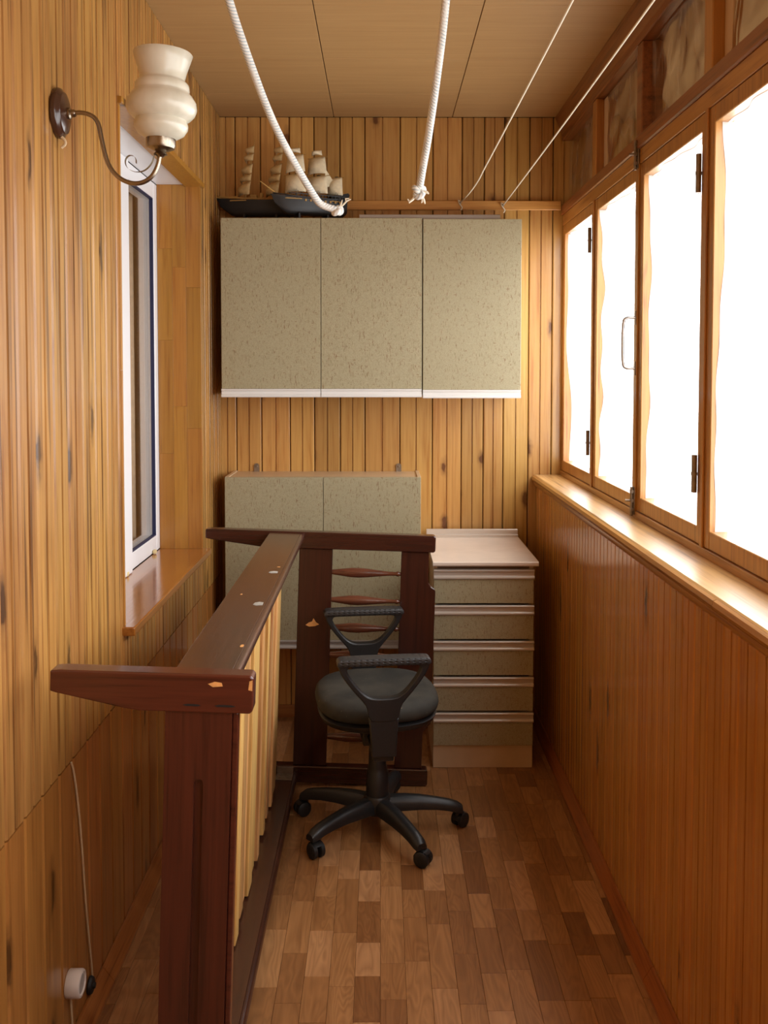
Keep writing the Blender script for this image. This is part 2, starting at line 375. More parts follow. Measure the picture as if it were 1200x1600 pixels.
WL = {}   # world location of every parent, so parts can be written in world coordinates
def link(name, me, mat, parent=None):
    o = bpy.data.objects.new(name, me); COL.objects.link(o)
    if mat is not None and not me.materials: me.materials.append(M[mat])
    if parent is not None: o.parent = parent
    return o
def obj(name, mb, mat, parent=None, smooth=False, origin=None, bevel=0., subd=0):
    me = bpy.data.meshes.new(name); bmesh.ops.remove_doubles(mb.b, verts=mb.b.verts, dist=1e-6); mb.b.to_mesh(me); mb.b.free()
    if smooth:
        for p in me.polygons: p.use_smooth = True
        me.set_sharp_from_angle(angle=math.radians(38 if smooth is True else smooth))
    base = WL.get(parent.name, Vector((0, 0, 0))) if parent is not None else Vector((0, 0, 0))
    if origin is not None:
        og = Vector(origin); me.transform(Matrix.Translation(-og)); o = link(name, me, mat, parent); o.location = og-base; WL[o.name] = og
    elif parent is not None:
        # centre the origin on the part
        bb = [Vector(v.co) for v in me.vertices]; c = Vector([(min(v[i] for v in bb)+max(v[i] for v in bb))/2 for i in range(3)])
        me.transform(Matrix.Translation(-c)); o = link(name, me, mat, parent); o.location = c-base; WL[o.name] = c
    else:
        o = link(name, me, mat); WL[o.name] = Vector((0, 0, 0))
    if bevel:
        m = o.modifiers.new('bevel', 'BEVEL'); m.width = bevel; m.segments = 2; m.limit_method = 'ANGLE'; m.angle_limit = .6
    if subd:
        m = o.modifiers.new('subd', 'SUBSURF'); m.levels = subd; m.render_levels = subd
    return o
def thing(name, label, cat, loc=(0, 0, 0), group=None):
    o = bpy.data.objects.new(name, None); COL.objects.link(o); o.location = loc; o.empty_display_size = .05
    o['label'] = label; o['category'] = cat
    if group: o['group'] = group
    WL[o.name] = Vector(loc); return o
def tag(o, label, cat, group=None):
    o['label'] = label; o['category'] = cat
    if group: o['group'] = group
    return o
def struct(o, label=None):
    o['kind'] = 'structure'
    if label: o['label'] = label
    return o
def sempty(name, label=None):
    o = bpy.data.objects.new(name, None); COL.objects.link(o); WL[o.name] = Vector((0, 0, 0)); return struct(o, label)
def chaikin(p, k=2, closed=False):
    for _ in range(k):
        q = [] if closed else [p[0]]
        for i in range(len(p) if closed else len(p)-1):
            a, b = p[i], p[(i+1) % len(p)]
            q.append(tuple(x*.75+y*.25 for x, y in zip(a, b))); q.append(tuple(x*.25+y*.75 for x, y in zip(a, b)))
        if not closed: q.append(p[-1])
        p = q
    return p
def resample(p, n):
    L = [0.]
    for a, b in zip(p, p[1:]): L.append(L[-1]+math.dist(a, b))
    out = []; k = 0
    for i in range(n):
        d = L[-1]*i/(n-1)
        while k < len(p)-2 and L[k+1] < d: k += 1
        f = (d-L[k])/max(1e-9, L[k+1]-L[k]); out.append(tuple(x+(y-x)*f for x, y in zip(p[k], p[k+1])))
    return out

# ------------------------------------------------------------------ camera rays of the surveyed points (for plan positions only)
# ------------------------------------------------------------------ planked walls
PT = .014
_pm = {}
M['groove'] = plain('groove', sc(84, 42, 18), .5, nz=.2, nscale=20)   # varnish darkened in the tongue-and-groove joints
def plank_mesh(w, l, groove=True, g=.003):
    key = (round(w, 4), round(l, 4), groove, g)
    if key in _pm: return _pm[key]
    c = .0036+(g-.003)*.8; h = w/2-.0019
    prof = [(-h, 0), (-h, PT-c), (-h+c, PT)]
    if groove: prof += [(-g, PT), (-g*.6, PT-.007), (g*.6, PT-.007), (g, PT)]
    prof += [(h-c, PT), (h, PT-c), (h, 0)]
    me = bpy.data.meshes.new('plank'); n = len(prof)
    vs = [(x, -y, -l/2) for x, y in prof]+[(x, -y, l/2) for x, y in prof]
    fs = [(i, i+1, n+i+1, n+i) for i in range(n-1)]+[(n-1, 0, n, 2*n-1), tuple(range(n-1, -1, -1)), tuple(range(n, 2*n))]
    me.from_pydata(vs, [], fs); me.update()
    for i in range(n-1):
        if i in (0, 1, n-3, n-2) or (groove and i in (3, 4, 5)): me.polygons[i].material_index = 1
    _pm[key] = me; return me
# local plank: width along x, face looks to -y, length along z
ROT = {'back': 0., 'left': PI/2, 'right': -PI/2}
_mm = {}
def plank(parent, side, u, z0, z1, w, mat, face, groove=True):
    base = plank_mesh(w, z1-z0, groove, .0056 if side == 'left' else .003); key = (base.name, mat)
    if key not in _mm:
        m = base if not base.materials else base.copy()
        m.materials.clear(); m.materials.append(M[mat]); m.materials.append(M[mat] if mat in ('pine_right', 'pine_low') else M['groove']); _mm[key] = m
    o = bpy.data.objects.new('plank', _mm[key]); COL.objects.link(o); o.parent = parent
    o.rotation_euler = (0, 0, ROT[side])
    o.location = {'back': (u, face+PT, (z0+z1)/2), 'left': (face-PT, u, (z0+z1)/2), 'right': (face+PT, u, (z0+z1)/2)}[side]
    return o

# back wall
wb = obj('wall_back', MB().box(-1.06, XW+.06, YB+PT+.002, YB+.16, 0, ZC+.1), 'void'); struct(wb, 'back wall clad in vertical varnished pine boards')
J = [-.752, -.668, -.552, -.420, -.307, -.188, -.074, .088, .238, .372, .474, .566, .682, .790, .888]
for a, b in zip(J, J[1:]): plank(wb, 'back', (a+b)/2, .0, ZC-.002, b-a, 'pine_back', YB)

# left wall, with the window opening
OY0, OY1, OZ0, OZ1 = 2.70, 3.915, .862, 2.385
SEAM = .688
XFR = -.912
m = MB(); xo, xi = -1.10, XL-PT-.002
m.box(xo, xi, YF, OY0, 0, ZC+.1); m.box(xo, xi, OY1, YB+.16, 0, ZC+.1); m.box(xo, xi, OY0, OY1, 0, OZ0); m.box(xo, xi, OY0, OY1, OZ1, ZC+.1)
wl = obj('wall_left', m, 'void'); struct(wl, 'left wall clad in narrow vertical pine boards around a recessed window')
PW = .104; y = YB
rows = []
while y > YF+.02:
    w = PW*random.uniform(.94, 1.06); a = max(y-w, YF)
    rows.append((a, y)); y = a
# snap board edges to the opening
def cuts(a, b):
    pts = [a]+[c for c in (OY0, OY1) if a+.004 < c < b-.004]+[b]
    return list(zip(pts, pts[1:]))
for a, b in rows:
    plank(wl, 'left', (a+b)/2, .0, SEAM-.002, b-a, 'pine_low', XL, False)
    for c, d in cuts(a, b):
        if d-c < .012: continue
        if c >= OY0-.005 and d <= OY1+.005:
            plank(wl, 'left', (c+d)/2, SEAM+.002, OZ0, d-c, 'pine_left', XL); plank(wl, 'left', (c+d)/2, OZ1, ZC-.002, d-c, 'pine_left', XL)
        else: plank(wl, 'left', (c+d)/2, SEAM+.002, ZC-.002, d-c, 'pine_left', XL)
# right wall under the sill
m = MB().box(XRW+PT+.002, XW+.14, YF, YB-.002, 0, ZS-.033)
wr = obj('wall_right', m, 'void'); struct(wr, 'low right wall of vertical pine boards under the long window')
y = YB-.002
while y > YF+.02:
    w = .092*random.uniform(.92, 1.08); a = max(y-w, YF); plank(wr, 'right', (a+y)/2, 0, ZS-.034, y-a, 'pine_right', XRW); y = a
# wall behind the camera
m = MB().box(-1.06, XW+.14, YF-.14, YF, 0, ZC+.1)
wf = obj('wall_front', m, 'pine_back'); struct(wf, 'end wall behind the viewer')

# floor: parquet blocks where the picture shows them, one field behind
m = MB().box(-1.06, XW+.14, YF-.14, YB+.16, -.12, -.006)
fl = obj('floor', m, 'void'); struct(fl, 'floor of short brown parquet blocks laid in rows')
m = MB().box(XL-.01, XRW+.012, YF, 1.95, -.008, 0.0); f2 = obj('parquet_field', m, 'parquet_field', fl); f2['kind'] = 'stuff'
_bl = {}
BW = .0677
x = XL-.01; ri = 0
while x < XRW:
    w = min(BW, XRW+.012-x)
    y = 1.95-random.uniform(0, .2)
    while y < YB-.03:
        l = random.choice((.15, .18, .21, .24, .26, .29)); y0 = max(y, 1.95); y1 = min(y+l, YB-.001)
        key = (round(w, 3), round(y1-y0, 3))
        if y1-y0 > .012:
            if key not in _bl:
                t = MB().box(-w/2+.0003, w/2-.0003, -(y1-y0)/2+.0003, (y1-y0)/2-.0003, -.008, 0, .0007)
                me = bpy.data.meshes.new('parquet_block'); t.b.to_mesh(me); t.b.free(); me.materials.append(M['parquet']); _bl[key] = me
            o = bpy.data.objects.new('parquet_block', _bl[key]); COL.objects.link(o); o.parent = fl; o.location = (x+w/2, (y0+y1)/2, random.uniform(-.0002, .0002))
        y += l
    x += BW

# ceiling panels
m = MB().box(-1.06, XW+.14, YF-.14, YB+.16, ZC+.008, ZC+.12); ce = obj('ceiling', m, 'void'); struct(ce, 'ceiling of wide beige wood-grain panels')
cx = [XL-.005, -.2155, .326, .81]; cy = [YB]
for v in (4.038, 3.588, 3.07): cy.append(v)
while cy[-1] > YF: cy.append(max(YF, cy[-1]-.48))
for a, b in zip(cx, cx[1:]):
    for q, p in zip(cy, cy[1:]):
        obj('ceiling_panel', MB().box(a+.0014, b-.0014, p+.0006, q-.0006, ZC, ZC+.008, .0012), 'ceil', ce)

# baseboards, cornice, batten
def base_y(name, xa, xb, label, flip):
    m = MB(); h = .045; s = 1 if flip else -1     # xa = at wall, xb = floor edge
    pts = [(xa, .0), (xa, h), (xa+s*.006, h), (xb-s*.002, .012), (xb, .008), (xb, .0)]
    for c, d in ((YF, 2.44), (2.4415, YB-.016)): m.poly_extrude(pts, c, d, 'Y')
    return struct(obj(name, m, 'base_y'), label)
base_y('baseboard_left', XL+.001, XL+.034, 'brown wooden baseboard along the left wall', True)
base_y('baseboard_right', XRW-.001, XRW-.030, 'brown wooden baseboard along the right wall', False)
m = MB().poly_extrude([(YB-.001, 0), (YB-.001, .055), (YB-.006, .055), (YB-.016, .012), (YB-.016, 0)], XL+.036, XRW-.034, 'X'); struct(obj('baseboard_back', m, 'base_x'), 'brown baseboard at the foot of the back wall')
m = MB().poly_extrude([(.796, ZC-.001), (.812, ZC-.001), (XW+.03, 2.70), (XW-.006, 2.69)], YF, YB-.001, 'Y')
struct(obj('trim_1', m, 'pine_dark_y'), 'sloping dark pine cornice between ceiling and window')
m = MB().box(XL+.002, XW-.012, YB-.022, YB-.001, 2.353, 2.394, .002)
bt = struct(obj('trim_2', m, 'pine_x'), 'horizontal pine batten across the back wall carrying the washing lines')

# ------------------------------------------------------------------ window_1: white window recessed in the left wall
w1 = sempty('window_1', 'white plastic window recessed in the left wall')
FW = .066
m = MB(); x0, x1 = XFR-.065, XFR
z0, z1 = OZ0+.022, OZ1-.012
m.box(x0, x1-.001, OY0+FW-.003, OY1-FW+.003, z0, z0+FW, .004); m.box(x0, x1-.001, OY0+FW-.003, OY1-FW+.003, z1-FW, z1, .004)
m.box(x0, x1, OY0, OY0+FW, z0, z1, .004); m.box(x0, x1, OY1-FW, OY1, z0, z1, .004)
obj('window_frame', m, 'pvc', w1)
m = MB().box(x0-.002, x1+.012, 3.315, 3.43, z0+.001, z1-.001, .006, 2); obj('mullion', m, 'pvc', w1)
for a, b in ((OY0+FW, 3.315), (3.43, OY1-FW)):
    pa, pb, pc, pd = a-.002, b+.002, z0+FW-.002, z1-FW+.002
    o = obj('pane', MB().box(XFR-.022, XFR-.018, pa, pb, pc, pd), 'glass_in', w1)
    m = MB(); g = .005; gx0, gx1 = XFR-.0175, XFR-.003
    m.box(gx0, gx1, pa, pa+g, pc, pd); m.box(gx0, gx1, pb-g, pb, pc, pd); m.box(gx0, gx1, pa, pb, pc, pc+g); m.box(gx0, gx1, pa, pb, pd-g, pd)
    obj('gasket', m, 'gasket', w1)
# reveal boards: glued lamellas
def lamella_panel(yface, yback, ze0, ze1):
    nx = 3; xs = [XFR+.001, XFR+.062, XFR+.117, XL+.001]
    for i in range(nx):
        z = ze0
        while z < ze1-.01:
            l = min(random.uniform(.32, .6), ze1-z)
            if ze1-z-l < .1: l = ze1-z
            obj('reveal_board', MB().box(xs[i]+.0002, xs[i+1]-.0002, min(yface, yback), max(yface, yback), z+.0002, z+l-.0002, .0004), 'lamella', w1); z += l
lamella_panel(OY1-.016, OY1, OZ0+.022, OZ1-.012)
lamella_panel(OY0, OY0+.016, OZ0+.022, OZ1-.012)
obj('soffit', MB().box(XFR, XL-.06, OY0, OY1, OZ1-.012, OZ1-.002), 'pvc', w1)
obj('top_trim', MB().box(XL-.06, XL+.014, OY0-.01, OY1+.012, OZ1-.022, OZ1-.002, .003, 2), 'lamella', w1)
m = MB().box(XFR-.002, XL+.034, OY0-.012, OY1+.004, OZ0-.004, OZ0+.022, .004, 2)
obj('sill', m, 'sill_left', w1)
for yy in (3.36, 3.78): obj('drain_cap', MB().box(XFR+.001, XFR+.014, yy-.012, yy+.012, z0+.002, z0+.018, .004, 2), 'cap', w1, smooth=True)
# curtain behind the pane
def curt(u, v): return (XFR-.11+.022*math.sin(u*46)+.012*math.sin(u*17+1), OY0-.15+u*(OY1-OY0+.3), .78+v*(OZ1-.70))
cu = obj('curtain', MB().grid(curt, 160, 2, .003), 'curtain', smooth=180)
tag(cu, 'brown-beige pleated curtain hanging behind the white window pane', 'curtain')

# ------------------------------------------------------------------ window_2: long timber window on the right
w2 = sempty('window_2', 'long timber-framed balcony window along the right side')
YP = [YB-.002-.6475*i for i in range(9)]          # sash boundaries
XD = XW+.055
ZT0, ZT1 = 2.285, 2.375                          # transom bar
ZTOP = 2.668
m = MB().box(XW-.006, XD, YF, YB-.002, ZS-.004, ZS+.022, .002); obj('bottom_rail', m, 'pine_frame_y', w2)
m = MB().box(XW-.010, XD, YF, YB-.002, ZT0+.045, ZT1, .004); obj('transom_bar', m, 'pine_dark_y', w2)
m = MB().box(XW-.002, XD, YF, YB-.002, ZT0-.002, ZT0+.046, .002); obj('transom_rail', m, 'pine_frame_y', w2)
m = MB().box(XW-.008, XD, YF, YB-.002, ZTOP, ZC, .003); obj('head_rail', m, 'pine_dark_y', w2)
# sill board with rounded nose, and the two mouldings under it
m = MB().poly_extrude([(XRW-.004, ZS-.030), (XRW-.010, ZS-.024), (XRW-.010, ZS-.012), (XRW-.012, ZS-.008), (XRW-.012, ZS-.003), (XRW-.008, ZS), (XD, ZS), (XD, ZS-.030)], YF, YB-.003, 'Y')
obj('sill', m, 'sill_y', w2)
for a, b in ((YF, 1.985), (1.987, YB-.003)):
    pts = [(XRW-.012, ZS-.031), (XRW-.020, ZS-.026), (XRW-.0235, ZS-.017), (XRW-.020, ZS-.007), (XRW-.0125, ZS-.003)]
    obj('sill_nosing', MB().poly_extrude(pts, a, b, 'Y'), 'pine_frame_y', w2, smooth=True)
m = MB().poly_extrude([(XRW-.001, ZS-.056), (XRW-.006, ZS-.052), (XRW-.013, ZS-.040), (XRW-.014, ZS-.031), (XRW-.001, ZS-.031)], YF, YB-.003, 'Y'); obj('cove_moulding', m, 'pine_frame_y', w2, smooth=True)
rw = random.Random(3)
SB, ST = ZS+.023, ZT0-.003
SW = .046; RB, RT = .046, .044
def wavy_strip(yb, zb0, zb1, seed):
    """white sealing film lapped over the sash reveal that faces -y"""
    r = random.Random(seed); k = [(r.uniform(.5, 1), r.choice((3.5, 6, 9, 15, 31)), r.uniform(0, 6)) for _ in range(5)]
    def edge(v):
        s = sum(a*math.sin(f*v+p)/f**.35 for a, f, p in k)/1.4
        e = .020-.016*s
        return max(.003, min(.0385, e))
    def f(u, v):
        xe = XD-.0068; return (xe-u*(edge(v)+.0072), yb-.0012-.0006*math.sin(v*40+u*3), zb0+v*(zb1-zb0))
    return f
for i, (b, a) in enumerate(zip(YP, YP[1:])):
    a2, b2 = a+.0025, b-.0025
    xi, xo = XW, XD-.006
    m = MB()
    m.box(xi, xo, a2, a2+SW, SB, ST, .002); m.box(xi, xo, b2-SW, b2, SB, ST, .002)
    m.box(xi+.001, xo, a2+SW-.001, b2-SW+.001, SB, SB+RB, .002); m.box(xi+.001, xo, a2+SW-.001, b2-SW+.001, ST-RT, ST, .002)
    sa = obj('sash', m, 'pine_frame', w2)
    obj('pane', MB().box(xo-.012, xo-.009, a2+SW-.004, b2-SW+.004, SB+RB-.004, ST-RT+.004), 'glass', sa)
    if i < 5:
        obj('sealing_film', MB().grid(wavy_strip(b2-SW, SB+RB, ST-RT, 10+i), 3, 60), 'film_white', sa)
        # film lapped over the top reveal of the opening
        def ft(u, v, a=a2+SW, b=b2-SW, z=ST-RT, s=i):
            e = .014+.007*math.sin(v*9+s)+.004*math.sin(v*23+2*s); return (XD-.016-u*e, a+v*(b-a), z-.0012)
        obj('sealing_film', MB().grid(ft, 2, 30), 'film_white', sa)
    # cover of the meeting stiles
    if i < 6:
        m = MB().box(XW-.006, XW+.001, a-.010, a+.010, SB-.002, ST+.002, .002); obj('cover_bead', m, 'pine_frame', w2)
    # transom light: board, clear crinkled film, mullion
    if i < 6:
        obj('transom_mullion', MB().box(XW-.004, XD, a-.030, a+.030, ZT1, ZTOP, .003), 'pine_dark_y' if i == 1 else 'pine_frame', w2)
        obj('transom_panel', MB().box(XD-.016, XD-.006, a+.03, b-(.03 if i else 0), ZT1+.0005, ZTOP-.0005), 'board_tr', w2)
        r = random.Random(50+i); ww = [(r.uniform(-1, 1), r.uniform(-1, 1), r.uniform(4, 17), r.uniform(0, 6), r.uniform(.2, 1)) for _ in range(9)]
        def fc(u, v, a=a+.03, b=b-(.03 if i else 0.), ww=ww):
            d = 0
            for p, q, f, ph, am in ww: d += am*(abs(math.sin((p*u*1.6+q*v)*f*.5+ph))-.5)
            ed = min(u, 1-u, v, 1-v); d *= min(1, ed*9)
            return (XD-.028+.0030*d, a+.004+u*(b-a-.008), ZT1+.004+v*(ZTOP-ZT1-.008))
        obj('clear_film', MB().grid(fc, 36, 24), 'film', w2, smooth=180)
        if i in (1, 3): obj('cover_strip', MB().box(XD-.028, XD-.019, b-.085, b-.031, ZT1+.002, ZTOP-.004, .001), 'strip_tr', w2)
# end stile at the back wall
# ironmongery
def hinge(y, z, parent, l=.10):
    m = MB().box(XW-.004, XW-.0005, y+.002, y+.022, z-l/2, z+l/2, .0008); 
    m.tube([(XW-.009, y, z-l/2), (XW-.009, y, z-.004)], .0075, 10); m.tube([(XW-.009, y, z+.004), (XW-.009, y, z+l/2)], .0075, 10); m.tube([(XW-.009, y, z-.004), (XW-.009, y, z+.004)], .0085, 10)
    obj('hinge', m, 'old_steel', parent, smooth=True)
hinge(YP[1]+.044, 2.135, w2); hinge(YP[1]+.044, 1.33, w2); hinge(YP[3]+.044, 2.13, w2); hinge(YP[3]+.044, 1.345, w2)
def bolt(y, z):
    m = MB().box(XW-.009, XW-.006, y-.013, y+.013, z-.045, z+.045, .001); m.tube([(XW-.014, y, z-.05), (XW-.014, y, z+.045)], .005, 10); m.tube([(XW-.014, y, z), (XW-.034, y+.004, z)], .004, 8)
    for dz in (-.03, .0, .03): m.box(XW-.018, XW-.009, y-.009, y+.009, z+dz-.006, z+dz+.006, .001)
    obj('slide_bolt', m, 'old_steel', w2, smooth=True)
bolt(YP[2], 2.315); bolt(YP[2], ZS+.055)
hy = YP[2]+.006
m = MB(); hz0, hz1 = 1.625, 1.79
m.tube(chaikin([(XW-.008, hy, hz0), (XW-.036, hy+.002, hz0), (XW-.046, hy+.004, hz0+.012), (XW-.046, hy+.004, hz1-.012), (XW-.036, hy+.002, hz1), (XW-.008, hy, hz1)], 2), .0052, 10)
for z in (hz0, hz1): m.box(XW-.0085, XW-.006, hy-.006, hy+.006, z-.022, z+.022, .001)
obj('pull_handle', m, 'pull', w2, smooth=True)

# ------------------------------------------------------------------ wall cabinets
def wall_cabinet(xs, z0, z1, yf, label, top_rim=False, brackets=()):
    t = thing('wall_cabinet', label, 'cabinet', ((xs[0]+xs[-1])/2, YB-.01, z0), 'speckled kitchen cabinets')
    a, b = xs[0], xs[-1]; yb = YB-.0015; w = .016; yd = yf+.018
    m = MB(); zb = z0+.006
    m.box(a, a+w, yd, yb, zb, z1, .001); m.box(b-w, b, yd, yb, zb, z1, .001); m.box(a+w, b-w, yd, yb, zb, zb+w); m.box(a+w, b-w, yd+.002, yb, z1-w-(.004 if top_rim else 0), z1-(.004 if top_rim else 0)); m.box(a+w, b-w, yb-.005, yb, zb+w, z1-w-.006)
    obj('body', m, 'lam_beige', t)
    for i in range(len(xs)-1):
        p, q = xs[i]+(.001 if i == 0 else .0012), xs[i+1]-(.001 if i == len(xs)-2 else .0012)
        d = obj('door', MB().box(p, q, yf, yd-.001, z0+.036, z1-.001, .001), 'speckle', t)
        hp = [(yd-.001, z0), (yf-.010, z0), (yf-.012, z0+.004), (yf-.010, z0+.010), (yf-.003, z0+.014), (yf-.003, z0+.026), (yf-.009, z0+.029), (yf-.009, z0+.0355), (yd-.001, z0+.0355)]
        obj('handle_strip', MB().poly_extrude([(y, z) for y, z in hp], p, q, 'X'), 'white_pl' if z0 > 1 else 'grey_pl', d)
    for bx in brackets:
        pts = [(bx-.012, z1-.03), (bx+.012, z1-.03), (bx+.012, z1+.022)]+[(bx+.012*math.cos(k*PI/8), z1+.022+.012*math.sin(k*PI/8)) for k in range(1, 8)]+[(bx-.012, z1+.022)]
        m = MB().poly_extrude(pts, yb-.0065, yb-.004, 'Y'); m.lathe([(.0045, 0), (.0045, .004), (.002, .005)], 10, Matrix.Translation((bx, yb-.007, z1+.02)) @ Matrix.Rotation(PI/2, 4, 'X'))
        obj('hanging_bracket', m, 'old_steel', t, smooth=True)
    return t
YCF = 4.10
wall_cabinet([-.687, -.258, .177], 1.504, 2.272, YCF, 'wide two-door speckled beige wall cabinet, upper left under the model ships')
wall_cabinet([.180, .604], 1.500, 2.268, YCF, 'narrow single-door speckled beige wall cabinet, upper right beside the window')
wall_cabinet([-.680, -.251, .175], .403, 1.156, YCF+.02, 'two-door speckled beige cabinet hung low behind the upturned bed frame', True, (-.575, .083))

# ------------------------------------------------------------------ drawer unit
t = thing('drawer_unit', 'five-drawer beige kitchen unit with pale worktop in the right corner', 'cabinet', (.42, 4.08, 0))
dx0, dx1, dyf = .213, .618, 3.80
m = MB(); w = .016
m.box(dx0, dx0+w, dyf+.02, 4.37, .0, .832); m.box(dx1-w, dx1, dyf+.02, 4.37, 0, .832); m.box(dx0+w, dx1-w, 4.35, 4.37, 0, .832); m.box(dx0+w, dx1-w, dyf+.03, 4.35, .08, .096)
obj('body', m, 'lam_beige', t)
obj('plinth', MB().box(dx0+.001, dx1-.001, dyf+.012, dyf+.0195, .001, .094), 'lam_beige', t)
obj('top_rail', MB().box(dx0+w, dx1-w, dyf+.022, dyf+.04, .80, .832), 'lam_dark', t)
wt = obj('worktop', MB().poly_extrude([(dyf-.018, .838), (dyf-.018, .848), (dyf-.014, .852), (4.372, .852), (4.372, .833), (dyf-.014, .833)], dx0-.004, dx1+.016, 'X'), 'worktop', t)
m = MB().poly_extrude([(4.352, .8525), (4.352, .862), (4.362, .866), (4.362, .884), (4.366, .888), (4.372, .888), (4.372, .8525)], dx0-.002, dx1+.014, 'X'); obj('back_strip', m, 'alu', t)
for zt, zb in ((.818, .680), (.672, .534), (.526, .386), (.378, .240), (.232, .097)):
    d = obj('drawer', MB().box(dx0+.001, dx1-.001, dyf, dyf+.018, zb, zt-.040, .001), 'speckle', t)
    hp = [(dyf+.018, zt), (dyf-.004, zt), (dyf-.007, zt-.003), (dyf-.007, zt-.007), (dyf-.001, zt-.010), (dyf+.001, zt-.024), (dyf-.004, zt-.027), (dyf-.008, zt-.031), (dyf-.008, zt-.036), (dyf-.005, zt-.0395), (dyf+.018, zt-.0395)]
    obj('handle_strip', MB().poly_extrude(hp, dx0+.0005, dx1+.001, 'X'), 'alu', d)

# ------------------------------------------------------------------ bed frame standing on its side
t = thing('bed_frame', 'dark-stained wooden single bed frame standing on its side with pale slats', 'bed', (.18, 0, 0))
WL[t.name] = Vector((0, 0, 0))          # parts below are written in the frame's own axes: x from the headboard edge, z up
HB = 3.635; FB = 1.90
BW_ = .982
def leg(x0, x1, xt, ya, yb, z0, z1, up):
    h = z1-z0
    if up: pts = [(x0, z1-.002), (x0, z1-h*.56), (x0+.012, z1-h*.60), (xt-.03, z0+.004), (xt, z0), (x1-.006, z0), (x1, z0+.006), (x1, z1-.006), (x1-.006, z1), (x0+.02, z1)]
    else: pts = [(x0, z0+.002), (x0+.02, z0), (x1-.006, z0), (x1, z0+.006), (x1, z1-.006), (x1-.006, z1), (xt, z1), (xt-.03, z1-.004), (x0+.012, z0+h*.60), (x0, z0+h*.56)]
    return MB().poly_extrude(pts, ya, yb, 'Y', .0035, 2)
# headboard
hbx = [(-.525, -.396), (-.130, -.024)]
hb = obj('headboard_leg', leg(-.887, 0, -.66, HB, HB+.045, .917, BW_, True), 'bed_x', t)
obj('headboard_leg', leg(-.887, 0, -.66, HB, HB+.045, 0, .065, False), 'bed_x', t)
obj('headboard_board', MB().box(hbx[0][0], hbx[0][1], HB+.010, HB+.034, .066, .916, .002), 'bed', t)
bp = [(-.130, .066), (-.024, .066), (-.024, .195), (-.022, .21), (-.012, .228), (0, .238), (.006, .245), (.006, .765), (.002, .773), (-.012, .782), (-.021, .795), (-.024, .812), (-.024, .916), (-.130, .916)]
obj('headboard_board', MB().poly_extrude(bp, HB+.010, HB+.034, 'Y', .002), 'bed', t)
for k in range(7):
    z = .826-.108*k; L = .270
    prof = [(.007, -.003), (.007, .006), (.010, .010), (.010, .016), (.0075, .020), (.0085, .05), (.012, .085), (.017, .13), (.0195, .165), (.0185, .195), (.014, .23), (.010, .262), (.009, L)]
    mt = Matrix.Translation((-.129, HB+.022, z)) @ Matrix.Rotation(-PI/2, 4, 'Y')
    obj('spindle', MB().lathe(prof, 16, mt), 'bed_sp', t, smooth=True)
# footboard
fz0 = BW_-.078
obj('footboard_leg', leg(-.882, -.470, -.70, FB, FB+.045, fz0, BW_+.001, True), 'bed_red', t)
obj('footboard_leg', leg(-.882, -.470, -.70, FB, FB+.045, 0, .078, False), 'bed_red', t)
def grooved(x0, x1, xg, g, y0, y1, z0, z1, zg0, zg1):
    """board with a routed flute that ends in a half-round"""
    m = MB(); n = 10; d = .009
    m.box(x0, x1, y0+.012, y1, z0, z1)
    f = []
    # front skin as four slabs around the flute
    m.box(x0, xg-g, y0, y0+.013, z0, z1); m.box(xg+g, x1, y0, y0+.013, z0, z1)
    top = [(xg-g, z1), (xg-g, zg1)]+[(xg+g*math.cos(PI-PI*k/n), zg1+g*math.sin(PI-PI*k/n)) for k in range(1, n)]+[(xg+g, zg1), (xg+g, z1)]
    m.poly_extrude(top, y0, y0+.013, 'Y')
    bot = [(xg-g, z0), (xg+g, z0), (xg+g, zg0)]+[(xg+g*math.cos(-PI*k/n), zg0+g*math.sin(-PI*k/n)) for k in range(1, n)]+[(xg-g, zg0)]
    m.poly_extrude(bot, y0, y0+.013, 'Y')
    return m
obj('footboard_board', grooved(-.648, -.512, -.577, .0095, FB+.006, FB+.034, .079, fz0-.001, .20, .755), 'bed_front', t)
obj('corner_bead', MB().box(-.512, -.500, FB+.010, FB+.036, .079, fz0-.001, .003, 2), 'bed_red', t)
# long rails with beaded edge
for z0, z1 in ((BW_-.036, BW_-.006), (.004, .034)):
    top = z0 > .5
    r = obj('side_rail', MB().box(-.640, -.520, FB+.0455, HB-.0005, z0, z1, .002), 'bed_y', t)
    zc = (z0+z1)/2
    pts = [(-.520+.016*math.cos(k*PI/10-PI/2)*.9, zc+(z1-z0)*.5*math.sin(k*PI/10-PI/2)) for k in range(11)]
    obj('edge_bead', MB().poly_extrude(pts, FB+.0455, HB-.0005, 'Y'), 'bed_y', r, smooth=True)
# slats
y = FB+.06; k = 0; rs = random.Random(5)
while y < HB-.085:
    w = rs.choice((.045, .058, .07, .085)); zb = .036+rs.choice((0, .004, .01, .018, .03)); th = rs.choice((.018, .020, .022))
    dxs = rs.choice((0, .004, .009, -.004)); obj('slat', MB().box(-.602+dxs, -.602+dxs+th, y, y+w, zb, BW_-.037, .002), 'slat', t)
    y += w+rs.choice((.012, .018, .026, .034)); k += 1
# metal corner bracket on the lower rail
m = MB().box(-.585, -.522, HB-.062, HB-.002, .0345, .037, .0008)
m.box(-.585, -.522, HB-.004, HB-.0008, .037, .062, .0008)
for bx in (-.57, -.54):
    for by in (HB-.045, HB-.02): m.lathe([(.005, 0), (.005, .0015), (.002, .002)], 8, Matrix.Translation((bx, by, .037)))
obj('corner_bracket', m, 'old_steel', t, smooth=True)
